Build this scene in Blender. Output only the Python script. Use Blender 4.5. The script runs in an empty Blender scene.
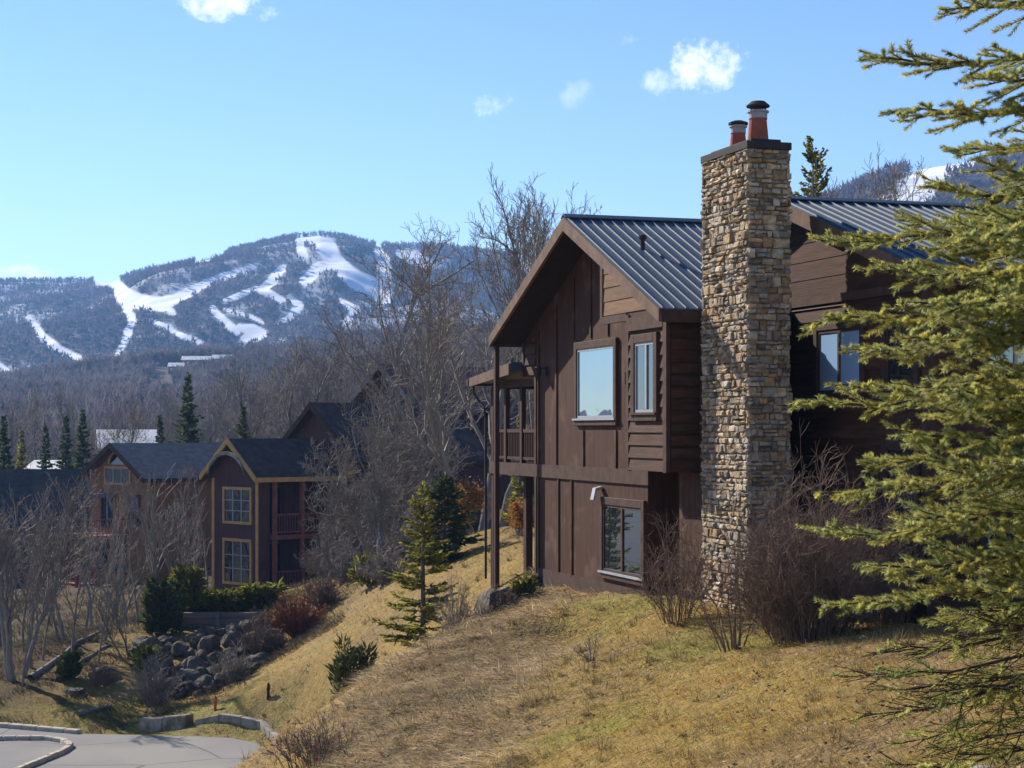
import bpy, bmesh, math, random
import numpy as np
from mathutils import Vector, Matrix

C = bpy.context.scene.collection
SC = bpy.context.scene
R = math.radians
F = 1850.0            # focal length in pixels
HZ = 430.0            # picture row of the horizon
# ------------------------------------------------------------------ camera
cam_d = bpy.data.cameras.new('camera')
cam = bpy.data.objects.new('camera', cam_d); C.objects.link(cam)
cam.location = (0, 0, 0); cam.rotation_euler = (R(90), 0, 0)
cam_d.sensor_width = 36; cam_d.lens = F / 1024 * 36
cam_d.shift_y = (HZ - 384) / 1024
cam_d.clip_start = 0.1; cam_d.clip_end = 20000
SC.camera = cam
# ------------------------------------------------------------------ world, sun, exposure
SUN_EL = R(30); SX, SY = 0.68, -0.733             # horizontal travel of the sunlight
w = bpy.data.worlds.new('World'); SC.world = w; w.use_nodes = True
nt = w.node_tree; nt.nodes.clear()
N = nt.nodes.new; L = nt.links.new
sky = N('ShaderNodeTexSky'); sky.sky_type = 'NISHITA'; sky.sun_disc = False
sky.sun_elevation = SUN_EL; sky.sun_rotation = math.atan2(-SX, -SY)
sky.air_density = 1.0; sky.dust_density = 0.0; sky.ozone_density = 1.0; sky.altitude = 600
bg = N('ShaderNodeBackground'); bg.inputs['Strength'].default_value = 0.083
out = N('ShaderNodeOutputWorld')
tc = N('ShaderNodeTexCoord')
sep = N('ShaderNodeSeparateXYZ'); L(tc.outputs['Generated'], sep.inputs[0])
def M(op, a, b=None, c=None):
    n = N('ShaderNodeMath'); n.operation = op
    for i, v in enumerate((a, b, c)):
        if v is None: continue
        if isinstance(v, (int, float)): n.inputs[i].default_value = v
        else: L(v, n.inputs[i])
    return n.outputs[0]
ycl = M('MAXIMUM', sep.outputs[1], 0.02)
ux = M('DIVIDE', sep.outputs[0], ycl); uz = M('DIVIDE', sep.outputs[2], ycl)
noi = N('ShaderNodeTexNoise'); noi.inputs['Scale'].default_value = 46; noi.inputs['Detail'].default_value = 5
noi.inputs['Roughness'].default_value = 0.7
L(tc.outputs['Generated'], noi.inputs['Vector'])
tot = None
for px, py, rx, ry, st in ((700, 68, 62, 42, 1.0), (664, 80, 30, 24, .6), (228, 4, 66, 24, 1.0), (262, 12, 30, 18, .6), (624, 41, 30, 13, .42), (498, 104, 36, 18, .7),
                           (577, 93, 28, 20, .25), (28, 273, 70, 13, 1.0)):
    dx = M('DIVIDE', M('SUBTRACT', ux, (px - 512) / F), rx / F)
    dz = M('DIVIDE', M('SUBTRACT', uz, (HZ - py) / F), ry / F)
    r2 = M('ADD', M('MULTIPLY', dx, dx), M('MULTIPLY', dz, dz))
    m = M('MAXIMUM', M('SUBTRACT', 1.0, r2), 0.0)
    v = M('SUBTRACT', M('MULTIPLY', m, 1.25), M('MULTIPLY', M('SUBTRACT', 0.70, noi.outputs[0]), 3.8))
    v = M('MULTIPLY', M('MINIMUM', M('MAXIMUM', v, 0.0), 1.0), st)
    tot = v if tot is None else M('MAXIMUM', tot, v)
mixc = N('ShaderNodeMixRGB'); L(M('MULTIPLY', tot, 0.95), mixc.inputs[0])
hsv = N('ShaderNodeHueSaturation'); hsv.inputs['Saturation'].default_value = 1.14; hsv.inputs['Hue'].default_value = .508
L(sky.outputs[0], hsv.inputs['Color'])
tin = N('ShaderNodeMixRGB'); tin.blend_type = 'MULTIPLY'; tin.inputs[0].default_value = 1; tin.inputs[2].default_value = (.88, .95, 1.1, 1); L(hsv.outputs[0], tin.inputs[1])
L(tin.outputs[0], mixc.inputs[1]); mixc.inputs[2].default_value = (10.8, 10.9, 11.1, 1)
L(mixc.outputs[0], bg.inputs[0]); L(bg.outputs[0], out.inputs[0])

sun_d = bpy.data.lights.new('sun', 'SUN'); sun_d.energy = 5.0; sun_d.angle = R(0.53); sun_d.color = (1.0, .93, .83)
sun = bpy.data.objects.new('sun', sun_d); C.objects.link(sun)
ce = math.cos(SUN_EL)
sun.rotation_euler = Vector((SX * ce, SY * ce, -math.sin(SUN_EL))).to_track_quat('-Z', 'Y').to_euler()
SC.view_settings.view_transform = 'Standard'; SC.view_settings.look = 'None'
SC.view_settings.gamma = 1; SC.view_settings.exposure = 0.86; SC.view_settings.use_curve_mapping = False
w.cycles.sampling_method = 'MANUAL'; w.cycles.sample_map_resolution = 256
SC.cycles.volume_bounces = 0; SC.cycles.max_bounces = 5; SC.cycles.transparent_max_bounces = 8

# ------------------------------------------------------------------ helpers
def tag(o, label, cat, group=None, kind=None):
    if label: o['label'] = label
    if cat: o['category'] = cat
    if group: o['group'] = group
    if kind: o['kind'] = kind
    return o
def struct(o): o['kind'] = 'structure'; return o
def empty(name, loc, rz=0, label=None, cat=None, group=None):
    o = bpy.data.objects.new(name, None); C.objects.link(o); o.location = loc; o.rotation_euler = (0, 0, rz)
    o.empty_display_size = .3
    return tag(o, label, cat, group)
def link(name, me, parent=None, mats=None):
    o = bpy.data.objects.new(name, me); C.objects.link(o)
    if parent: o.parent = parent
    return o
def mesh_np(name, V, Fc, mat, parent=None, col=None, smooth=False):
    V = np.asarray(V, np.float32).reshape(-1, 3); Fc = np.asarray(Fc, np.int32); k = Fc.shape[1]
    me = bpy.data.meshes.new(name)
    me.vertices.add(len(V)); me.vertices.foreach_set('co', V.ravel())
    me.loops.add(Fc.size); me.loops.foreach_set('vertex_index', Fc.ravel())
    me.polygons.add(len(Fc)); me.polygons.foreach_set('loop_start', np.arange(0, Fc.size, k, dtype=np.int32))
    me.polygons.foreach_set('loop_total', np.full(len(Fc), k, np.int32))
    me.polygons.foreach_set('use_smooth', np.full(len(Fc), smooth, bool))
    if col is not None:
        ca = me.color_attributes.new('col', 'FLOAT_COLOR', 'POINT')
        c4 = np.ones((len(V), 4), np.float32); c4[:, :3] = col; ca.data.foreach_set('color', c4.ravel())
    me.update(calc_edges=True); me.validate()
    me.materials.append(mat)
    return link(name, me, parent)
class MB:
    """collects boxes, prisms, bars for one mesh; z is lowered by bz so meshes sit on their thing's base"""
    def __init__(s, bz=0): s.v = []; s.f = []; s.c = []; s.bz = bz
    def add(s, vs, fs, col=None):
        b = len(s.v); s.v += [(x, y, z - s.bz) for x, y, z in vs]; s.f += [tuple(i + b for i in f) for f in fs]
        s.c += [col or (1, 1, 1)] * len(vs); return s
    def box(s, x0, x1, y0, y1, z0, z1, col=None):
        return s.add([(x0, y0, z0), (x1, y0, z0), (x1, y1, z0), (x0, y1, z0), (x0, y0, z1), (x1, y0, z1), (x1, y1, z1), (x0, y1, z1)],
                     [(0, 3, 2, 1), (4, 5, 6, 7), (0, 1, 5, 4), (1, 2, 6, 5), (2, 3, 7, 6), (3, 0, 4, 7)], col)
    def prism_x(s, poly, x0, x1, col=None):          # poly of (y,z), extruded along x
        n = len(poly)
        vs = [(x0, y, z) for y, z in poly] + [(x1, y, z) for y, z in poly]
        return s.add(vs, [tuple(range(n))[::-1], tuple(range(n, 2 * n))] + [(i, (i + 1) % n, n + (i + 1) % n, n + i) for i in range(n)], col)
    def prism_y(s, poly, y0, y1, col=None):          # poly of (x,z)
        n = len(poly)
        vs = [(x, y0, z) for x, z in poly] + [(x, y1, z) for x, z in poly]
        return s.add(vs, [tuple(range(n)), tuple(range(n, 2 * n))[::-1]] + [(i, n + i, n + (i + 1) % n, (i + 1) % n) for i in range(n)], col)
    def prism_z(s, poly, z0, z1, col=None):
        n = len(poly)
        vs = [(x, y, z0) for x, y in poly] + [(x, y, z1) for x, y in poly]
        return s.add(vs, [tuple(range(n))[::-1], tuple(range(n, 2 * n))] + [(i, (i + 1) % n, n + (i + 1) % n, n + i) for i in range(n)], col)
    def bar(s, a, b, w, h, col=None):                # rectangular bar from a to b, width w, height h
        a = Vector(a); b = Vector(b); d = (b - a).normalized()
        up = Vector((0, 0, 1)) if abs(d.z) < .95 else Vector((1, 0, 0))
        r = d.cross(up).normalized(); u = r.cross(d)
        vs = []
        for p in (a, b):
            for i, j in ((-1, -1), (1, -1), (1, 1), (-1, 1)): vs.append(tuple(p + r * (w / 2 * i) + u * (h / 2 * j)))
        return s.add(vs, [(0, 1, 2, 3), (7, 6, 5, 4), (0, 4, 5, 1), (1, 5, 6, 2), (2, 6, 7, 3), (3, 7, 4, 0)], col)
    def lathe(s, cx, cy, prof, n=16, col=None):
        vs = []; fs = []
        for r, z in prof:
            for k in range(n): a = 2 * math.pi * k / n; vs.append((cx + r * math.cos(a), cy + r * math.sin(a), z))
        for i in range(len(prof) - 1):
            for k in range(n): fs.append((i * n + k, i * n + (k + 1) % n, (i + 1) * n + (k + 1) % n, (i + 1) * n + k))
        fs.append(tuple(range(n))[::-1]); fs.append(tuple((len(prof) - 1) * n + k for k in range(n)))
        return s.add(vs, fs, col)
    def tube(s, pts, r, n=6):
        pts = [Vector(p) for p in pts]; vs = []; fs = []
        for i, p in enumerate(pts):
            d = (pts[min(i + 1, len(pts) - 1)] - pts[max(i - 1, 0)]).normalized()
            up = Vector((0, 0, 1)) if abs(d.z) < .9 else Vector((1, 0, 0))
            a = d.cross(up).normalized(); b = a.cross(d); rr = r[i] if isinstance(r, (list, tuple)) else r
            for k in range(n): t = 2 * math.pi * k / n; vs.append(tuple(p + a * (rr * math.cos(t)) + b * (rr * math.sin(t))))
        for i in range(len(pts) - 1):
            for k in range(n): fs.append((i * n + k, i * n + (k + 1) % n, (i + 1) * n + (k + 1) % n, (i + 1) * n + k))
        fs.append(tuple(range(n))[::-1]); fs.append(tuple((len(pts) - 1) * n + k for k in range(n)))
        return s.add(vs, fs)
    def build(s, name, mat, parent=None, smooth=False, bevel=0):
        me = bpy.data.meshes.new(name); me.from_pydata(s.v, [], s.f)
        ca = me.color_attributes.new('col', 'FLOAT_COLOR', 'POINT')
        ca.data.foreach_set('color', np.array([(c[0], c[1], c[2], 1) for c in s.c], np.float32).ravel())
        bm = bmesh.new(); bm.from_mesh(me); bmesh.ops.recalc_face_normals(bm, faces=bm.faces); bm.to_mesh(me); bm.free()
        if smooth: me.polygons.foreach_set('use_smooth', [True] * len(me.polygons))
        me.materials.append(mat)
        o = link(name, me, parent)
        if bevel:
            b = o.modifiers.new('bevel', 'BEVEL'); b.width = bevel; b.segments = 1; b.limit_method = 'ANGLE'
        return o
def copy_tree(o, parent=None):
    c = o.copy(); C.objects.link(c)
    if parent: c.parent = parent
    for ch in list(o.children): copy_tree(ch, c)
    return c

# numpy value noise
def _h(ix, iy, seed):
    n = (ix.astype(np.int64) * 374761393 + iy.astype(np.int64) * 668265263 + seed * 974711) & 0x7fffffff
    n = ((n ^ (n >> 13)) * 1274126177) & 0x7fffffff
    return ((n ^ (n >> 16)) & 0xffff) / 65535.0
def vnoise(x, y, seed=0):
    x = np.asarray(x, float); y = np.asarray(y, float)
    ix = np.floor(x); iy = np.floor(y); fx = x - ix; fy = y - iy
    fx = fx * fx * (3 - 2 * fx); fy = fy * fy * (3 - 2 * fy)
    a = _h(ix, iy, seed); b = _h(ix + 1, iy, seed); c = _h(ix, iy + 1, seed); d = _h(ix + 1, iy + 1, seed)
    return (a * (1 - fx) + b * fx) * (1 - fy) + (c * (1 - fx) + d * fx) * fy
def fbm(x, y, seed=0, o=4):
    t = 0; a = .5
    for k in range(o): t = t + a * (vnoise(x * 2 ** k, y * 2 ** k, seed + k) - .5); a *= .5
    return t
def sstep(a, b, x):
    t = np.clip((x - a) / (b - a), 0, 1); return t * t * (3 - 2 * t)

# ------------------------------------------------------------------ materials
def new_mat(name):
    m = bpy.data.materials.new(name); m.use_nodes = True; n = m.node_tree; n.nodes.clear()
    return m, n
def mat(name, c1, c2=None, scale=3.0, rough=.85, bump=0.0, bscale=None, stretch=(1, 1, 1), attr=False, metal=0.0,
        transl=0.0, detail=6, bdist=.02, contrast=(.35, .65), spec=.08, c3=None, s3=1.0, w3=.5):
    m, n = new_mat(name); A = n.nodes.new; K = n.links.new
    o = A('ShaderNodeOutputMaterial'); p = A('ShaderNodeBsdfPrincipled')
    p.inputs['Roughness'].default_value = rough; p.inputs['Metallic'].default_value = metal
    p.inputs['Specular IOR Level'].default_value = spec
    t = A('ShaderNodeTexCoord'); mp = A('ShaderNodeMapping'); mp.inputs['Scale'].default_value = stretch
    K(t.outputs['Object'], mp.inputs[0])
    c2 = c2 or tuple(x * .75 for x in c1)
    nz = A('ShaderNodeTexNoise'); nz.inputs['Scale'].default_value = scale; nz.inputs['Detail'].default_value = detail
    nz.inputs['Roughness'].default_value = .65
    K(mp.outputs[0], nz.inputs['Vector'])
    mr = A('ShaderNodeMapRange'); mr.inputs[1].default_value = contrast[0]; mr.inputs[2].default_value = contrast[1]
    K(nz.outputs[0], mr.inputs[0])
    mx = A('ShaderNodeMixRGB'); mx.inputs[1].default_value = (*c1, 1); mx.inputs[2].default_value = (*c2, 1)
    K(mr.outputs[0], mx.inputs[0]); colr = mx.outputs[0]
    if c3:
        n3 = A('ShaderNodeTexNoise'); n3.inputs['Scale'].default_value = s3; n3.inputs['Detail'].default_value = 5
        K(t.outputs['Object'], n3.inputs['Vector'])
        m3 = A('ShaderNodeMapRange'); m3.inputs[1].default_value = w3; m3.inputs[2].default_value = w3 + .12; K(n3.outputs[0], m3.inputs[0])
        x3 = A('ShaderNodeMixRGB'); x3.inputs[2].default_value = (*c3, 1); K(m3.outputs[0], x3.inputs[0]); K(colr, x3.inputs[1]); colr = x3.outputs[0]
    if attr:
        at = A('ShaderNodeAttribute'); at.attribute_name = 'col'
        mm = A('ShaderNodeMixRGB'); mm.blend_type = 'MULTIPLY'; mm.inputs[0].default_value = 1
        K(colr, mm.inputs[1]); K(at.outputs[0], mm.inputs[2]); colr = mm.outputs[0]
    K(colr, p.inputs['Base Color'])
    if bump:
        nb = A('ShaderNodeTexNoise'); nb.inputs['Scale'].default_value = bscale or scale * 4; nb.inputs['Detail'].default_value = 8
        K(mp.outputs[0], nb.inputs['Vector'])
        b = A('ShaderNodeBump'); b.inputs['Strength'].default_value = bump; b.inputs['Distance'].default_value = bdist
        K(nb.outputs[0], b.inputs['Height']); K(b.outputs[0], p.inputs['Normal'])
    sh = p.outputs[0]
    if transl:
        tr = A('ShaderNodeBsdfTranslucent'); K(colr, tr.inputs[0]); ms = A('ShaderNodeMixShader'); ms.inputs[0].default_value = transl
        K(sh, ms.inputs[1]); K(tr.outputs[0], ms.inputs[2]); sh = ms.outputs[0]
    K(sh, o.inputs[0]); return m
def glass_mat(name, dark=(.02, .025, .03), refl=.6, tint=(.68, .82, 1.0)):
    m, n = new_mat(name); A = n.nodes.new; K = n.links.new
    o = A('ShaderNodeOutputMaterial'); d = A('ShaderNodeBsdfDiffuse'); d.inputs[0].default_value = (*dark, 1)
    g = A('ShaderNodeBsdfGlossy'); g.inputs['Roughness'].default_value = .015; g.inputs[0].default_value = (*tint, 1)
    t = A('ShaderNodeTexCoord'); nz = A('ShaderNodeTexNoise'); nz.inputs['Scale'].default_value = 1.4; nz.inputs['Detail'].default_value = 1
    K(t.outputs['Object'], nz.inputs['Vector']); b = A('ShaderNodeBump'); b.inputs['Strength'].default_value = .08; b.inputs['Distance'].default_value = .05
    K(nz.outputs[0], b.inputs['Height']); K(b.outputs[0], g.inputs['Normal'])
    lw = A('ShaderNodeLayerWeight'); lw.inputs[0].default_value = refl
    ms = A('ShaderNodeMixShader'); K(lw.outputs['Fresnel'], ms.inputs[0]); K(d.outputs[0], ms.inputs[1]); K(g.outputs[0], ms.inputs[2])
    K(ms.outputs[0], o.inputs[0]); return m
MT = {}
MT['siding'] = mat('siding', (.088, .038, .022), (.032, .0155, .010), 2.6, .7, .8, 9, (1, 7, .3), attr=True, bdist=.012, contrast=(.32, .7), c3=(.098, .053, .036), s3=1.7, w3=.55)
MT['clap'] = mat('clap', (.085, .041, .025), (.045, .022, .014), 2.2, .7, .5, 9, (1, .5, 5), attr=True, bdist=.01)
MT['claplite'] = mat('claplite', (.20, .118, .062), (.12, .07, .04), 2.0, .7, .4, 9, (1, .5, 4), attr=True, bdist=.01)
MT['trim'] = mat('trim', (.088, .05, .034), (.05, .03, .022), 4, .7, .3, 20)
MT['darktrim'] = mat('darktrim', (.07, .043, .034), (.045, .03, .024), 4, .7, .3, 20)
MT['soffit'] = mat('soffit', (.04, .027, .022), (.028, .02, .017), 3, .8, .3, 12)
MT['barge'] = mat('barge', (.17, .105, .07), (.10, .063, .045), 3, .65, .3, 14)
MT['metalroof'] = mat('metalroof', (.050, .080, .116), (.040, .064, .094), 1.2, .52, .12, 3, spec=.3, attr=True)
MT['post'] = mat('post', (.075, .038, .028), (.045, .025, .02), 3, .7, .4, 12, (5, 5, .6))
MT['sash'] = mat('sash', (.34, .36, .38), (.28, .30, .32), 8, .4)
MT['glass'] = glass_mat('glass', (.02, .025, .03), .86)
MT['glass_painted_sky'] = glass_mat('glass_painted_sky', (.27, .42, .66), .5)  # sky reflection painted into the pane as a pale blue diffuse colour
MT['glass_dark'] = glass_mat('glass_dark', (.012, .014, .018), .6)
MT['mortar'] = mat('mortar', (.17, .14, .105), (.11, .09, .07), 12, .95, .8, 40)
MT['stone'] = mat('stone', (.43, .37, .295), (.20, .165, .125), 7, .9, .9, 22, attr=True, bdist=.03)
MT['capmetal'] = mat('capmetal', (.05, .042, .042), (.035, .03, .03), 5, .75)
MT['terracotta'] = mat('terracotta', (.33, .10, .065), (.22, .075, .05), 6, .8, .3)
MT['galv'] = mat('galv', (.36, .37, .39), (.26, .27, .29), 6, .6, metal=.2)
MT['concrete'] = mat('concrete', (.15, .105, .085), (.09, .065, .055), 5, .9, .5, 20)
MT['ground'] = mat('ground', (1.15, 1.1, 1.05), (.62, .6, .58), 5, .95, 1.0, 14, (1, 1, 1), attr=True, bdist=.06, detail=9)
MT['grass'] = mat('grass', (1, 1, 1), (.72, .72, .7), 1.5, .85, attr=True, transl=.25)
MT['asphalt'] = mat('asphalt', (.20, .195, .19), (.15, .147, .144), .9, .9, .4, 40, c3=(.235, .225, .21), s3=.35, w3=.52)
def asphalt():
    m, n = new_mat('asphalt_road'); A = n.nodes.new; K = n.links.new; o = A('ShaderNodeOutputMaterial'); p = A('ShaderNodeBsdfPrincipled'); p.inputs['Roughness'].default_value = .9; p.inputs['Specular IOR Level'].default_value = .1
    t = A('ShaderNodeTexCoord'); col = None
    def nz(sc, det, a, b):
        q = A('ShaderNodeTexNoise'); q.inputs['Scale'].default_value = sc; q.inputs['Detail'].default_value = det; K(t.outputs['Object'], q.inputs['Vector']); r = A('ShaderNodeMapRange'); r.inputs[1].default_value = a; r.inputs[2].default_value = b; K(q.outputs[0], r.inputs[0]); return r.outputs[0], q
    def mx(f, a, b):
        x = A('ShaderNodeMixRGB'); K(f, x.inputs[0])
        for i_, v in ((1, a), (2, b)):
            if isinstance(v, tuple): x.inputs[i_].default_value = (*v, 1)
            else: K(v, x.inputs[i_])
        return x.outputs[0]
    c = mx(nz(.5, 6, .35, .65)[0], (.285, .265, .235), (.22, .208, .19)); c = mx(nz(.16, 5, .5, .62)[0], c, (.34, .31, .25)); c = mx(nz(60, 2, .3, .7)[0], c, (.16, .155, .15))
    v = A('ShaderNodeTexVoronoi'); v.feature = 'DISTANCE_TO_EDGE'; v.inputs['Scale'].default_value = .32; ds = A('ShaderNodeMixRGB'); ds.inputs[0].default_value = .25; K(t.outputs['Object'], ds.inputs[1]); K(nz(.7, 5, 0, 1)[1].outputs[1], ds.inputs[2]); K(ds.outputs[0], v.inputs['Vector'])
    r = A('ShaderNodeMapRange'); r.inputs[1].default_value = .012; r.inputs[2].default_value = .004; K(v.outputs[0], r.inputs[0]); c = mx(r.outputs[0], c, (.12, .115, .108))
    K(c, p.inputs['Base Color']); K(p.outputs[0], o.inputs[0]); return m
MT['asphalt'] = asphalt()
MT['kerb'] = mat('kerb', (.36, .32, .27), (.20, .175, .145), 3, .9, .8, 12, c3=(.13, .115, .07), s3=1.6, w3=.54)
MT['kerb_pale'] = mat('kerb_pale', (.52, .46, .36), (.36, .31, .24), 5, .9, .5, 20)
MT['rock'] = mat('rock', (.14, .118, .092), (.06, .05, .038), 2.5, .9, 1.0, 5, bdist=.12, c3=(.13, .12, .06), s3=2.0, w3=.58)
MT['bark'] = mat('bark', (.29, .26, .228), (.18, .158, .138), 3, .9, .6, 12, (4, 4, .8))
MT['bark_dk'] = mat('bark_dk', (.19, .15, .125), (.11, .088, .075), 3, .9, .6, 12, (4, 4, .8))
MT['birch'] = mat('birch', (.55, .52, .48), (.25, .23, .21), 3, .8, .3, 12, (1, 1, 4))
MT['twig_grey'] = mat('twig_grey', (.275, .24, .21), (.18, .155, .135), 1.2, .9)
MT['twig_brown'] = mat('twig_brown', (.235, .165, .12), (.15, .10, .075), 1.5, .85)
MT['twig_red'] = mat('twig_red', (.24, .085, .045), (.16, .06, .04), 1.5, .85)
MT['beech'] = mat('beech', (.38, .19, .045), (.24, .11, .03), 2, .8, transl=.4)
MT['needle'] = mat('needle', (.43, .41, .115), (.26, .28, .095), 3, .55, attr=True, transl=.55, spec=.4)
MT['needle_mid'] = mat('needle_mid', (.34, .315, .07), (.21, .205, .05), 1.6, .65, attr=True, transl=.55)
MT['needle_dark'] = mat('needle_dark', (.13, .155, .055), (.08, .105, .042), 1.2, .7, attr=True, transl=.4)
MT['juniper'] = mat('juniper', (.31, .30, .05), (.16, .17, .035), 1.5, .7, attr=True, transl=.55)

# ------------------------------------------------------------------ terrain
def P(px, py, Y): return ((px - 512) / F * Y, Y, (HZ - py) / F * Y)
ctl = [P(*a) for a in (
    (600, 768, 24), (450, 768, 27), (700, 690, 27), (850, 650, 28), (900, 705, 21), (800, 768, 19), (1024, 640, 28), (1024, 768, 15), (940, 768, 16.5),
    (745, 613, 34.2), (701, 604, 36.2), (660, 600, 38), (600, 593, 42), (540, 586, 46), (493, 590, 46.6), (526, 574, 48.2), (800, 614, 34), (880, 604, 35), (1000, 600, 35.5),
    (500, 612, 43.5), (450, 632, 40), (400, 662, 37), (350, 712, 33.5), (312, 768, 30), (560, 650, 36), (480, 700, 31.5), (620, 640, 34.5), (570, 720, 28),
    (515, 556, 56), (450, 592, 56), (350, 642, 59), (250, 692, 62.5), (420, 645, 50), (330, 705, 53), (300, 748, 55), (395, 690, 42.5), (480, 625, 47),
    (200, 690, 68), (140, 692, 68), (200, 640, 73), (290, 640, 71), (230, 632, 76.4), (190, 634, 76.0), (230, 611, 79.6), (190, 612, 79.6), (300, 604, 76), (370, 565, 80), (430, 545, 76), (480, 532, 70), (530, 542, 62),
    (0, 690, 70), (60, 640, 84), (100, 612, 98), (150, 605, 98), (0, 620, 100), (250, 604, 92), (330, 580, 95), (400, 545, 100), (600, 540, 75), (700, 530, 70), (480, 520, 100),
    )]
ctl += [(0, 0, -1.65), (3, 3, -1.7), (3.4, 10, -2.05), (1.2, 10, -2.35), (-1, 10, -2.75), (-3.2, 10, -3.6), (5.5, 10, -1.75), (-5, 1, -3), (-5, 18, -5.6), (-8, 30, -9.2), (-8.5, 42, -9.9),
        (-14, 10, -9.5), (-16, 25, -10), (-16, 40, -10), (-25, 30, -10), (9, 12, -1.2), (11, 22, -1.6), (14, 34, -2.2), (12, 45, -2.6), (20, 60, -2), (30, 20, 0), (30, 45, 0), (8, -8, -1),
        (-40, 50, -10), (-40, 80, -10.5), (-40, 110, -10.5), (40, 100, -1), (10, 110, -3.5)]
RX = np.array([[a[0] / 20, a[1] / 20] for a in ctl]); RZ = np.array([a[2] for a in ctl])
def _k(r2): return np.where(r2 > 1e-12, .5 * r2 * np.log(np.maximum(r2, 1e-12)), 0)
nC = len(ctl); A_ = np.zeros((nC + 3, nC + 3))
A_[:nC, :nC] = _k(((RX[:, None] - RX[None]) ** 2).sum(-1)) + np.eye(nC) * .0015
A_[:nC, nC] = 1; A_[:nC, nC + 1:] = RX; A_[nC, :nC] = 1; A_[nC + 1:, :nC] = RX.T
TW = np.linalg.solve(A_, np.concatenate([RZ, np.zeros(3)]))
def tps(X, Y):
    s = np.asarray(X, float); q = np.stack([s.ravel() / 20, np.asarray(Y, float).ravel() / 20], 1)
    o = np.empty(len(q))
    for i in range(0, len(q), 20000):
        c = q[i:i + 20000]
        o[i:i + 20000] = _k(((c[:, None] - RX[None]) ** 2).sum(-1)) @ TW[:nC] + TW[nC] + c @ TW[nC + 1:]
    return o.reshape(s.shape)
FPX = np.array([-1500, -400, 0, 150, 300, 450, 600, 900, 1300, 3000.]); FY = np.array([100, 140, 200, 300, 500, 900, 1150.])
FT = np.array([[640, 580, 540, 500, 450, 430, 440], [640, 575, 530, 485, 430, 392, 420], [626, 568, 525, 480, 430, 387, 420], [618, 560, 515, 472, 418, 368, 410], [580, 520, 482, 446, 400, 352, 390],
               [530, 480, 452, 415, 380, 340, 380], [500, 470, 445, 420, 385, 345, 380], [470, 455, 440, 415, 380, 345, 380], [450, 440, 430, 410, 380, 345, 380], [430, 420, 410, 400, 380, 360, 380]], float)
def far_z(X, Y):
    px = np.clip(np.asarray(X) / np.maximum(Y, 40) * F + 512, FPX[0], FPX[-1]); yy = np.clip(Y, FY[0], FY[-1])
    i = np.clip(np.searchsorted(FPX, px) - 1, 0, len(FPX) - 2); j = np.clip(np.searchsorted(FY, yy) - 1, 0, len(FY) - 2)
    a = (px - FPX[i]) / (FPX[i + 1] - FPX[i]); b = (yy - FY[j]) / (FY[j + 1] - FY[j])
    py = (FT[i, j] * (1 - a) + FT[i + 1, j] * a) * (1 - b) + (FT[i, j + 1] * (1 - a) + FT[i + 1, j + 1] * a) * b
    return (HZ - py) / F * yy
# road (lies level at z = -10)
ROADZ = -10.0
def onroad(px, py): Y = -ROADZ * F / (py - HZ); return ((px - 512) / F * Y, Y)
road_far = [onroad(*a) for a in ((-160, 722), (-60, 725), (0, 728), (60, 733), (130, 735), (190, 736), (232, 738), (256, 743), (270, 752), (275, 768))]
road_poly = road_far + [(-7.6, 48), (-9.2, 40), (-11.5, 30), (-14.5, 18), (-20, 14), (-21, 30), (-26, 44), (-40, 55)]
RP = np.array(road_poly)
def poly_sd(X, Y, PL):
    """signed distance, negative inside"""
    x = np.asarray(X, float); y = np.asarray(Y, float); d = np.full(x.shape, 1e9); ins = np.zeros(x.shape, bool)
    n = len(PL)
    for i in range(n):
        a = PL[i]; b = PL[(i + 1) % n]; e = b - a
        t = np.clip(((x - a[0]) * e[0] + (y - a[1]) * e[1]) / max(e @ e, 1e-9), 0, 1)
        d = np.minimum(d, np.hypot(x - a[0] - t * e[0], y - a[1] - t * e[1]))
        c = (a[1] > y) != (b[1] > y)
        ins ^= c & (x < (b[0] - a[0]) * (y - a[1]) / (b[1] - a[1] if b[1] != a[1] else 1e-9) + a[0])
    return np.where(ins, -d, d)
def hgt(X, Y, detail=True):
    X = np.asarray(X, float); Y = np.asarray(Y, float)
    z = tps(np.clip(X, -55, 45), np.clip(Y, -10, 125))
    k = np.maximum(sstep(95, 135, Y), sstep(30, 55, np.abs(X + 4)) * sstep(40, 110, Y))
    z = z * (1 - k) + far_z(X, Y) * k
    if detail:
        amp = .16 * (1 - .7 * sstep(0, 14, 14 - np.hypot(X - 2, Y - 42)))
        z = z + fbm(X * .45, Y * .45, 3, 4) * amp * 2 + fbm(X * 1.1 + Y * .5, Y * 1.7, 9, 3) * .20 * (1 - sstep(90, 120, Y))
        z = z + fbm(X * .02, Y * .02, 5, 4) * 14 * sstep(220, 700, Y)
    sd = poly_sd(X, Y, RP)
    k = sstep(2.4, .25, sd)
    return z * (1 - k) + (ROADZ - .05) * k
def gz(x, y): return float(hgt(np.array([x]), np.array([y]))[0])
def at(px, Y): x = (px - 512) / F * Y; return (x, Y, gz(x, Y))
def lines(segs):
    o = [segs[0][0]]
    for a, b, st in segs:
        n = max(1, int(round((b - a) / st))); o += list(a + (b - a) * (np.arange(1, n + 1)) / n)
    return np.array(o)
gx = lines([(-900, -300, 60), (-300, -100, 14), (-100, -40, 3), (-40, -14, .5), (-14, 14, .22), (14, 30, .6), (30, 100, 4), (100, 300, 14), (300, 900, 60)])
gy = lines([(-20, 5, 1.5), (5, 50, .24), (50, 82, .32), (82, 130, 1.0), (130, 300, 7), (300, 1200, 22)])
GX, GY = np.meshgrid(gx, gy); GZ = hgt(GX, GY)
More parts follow.
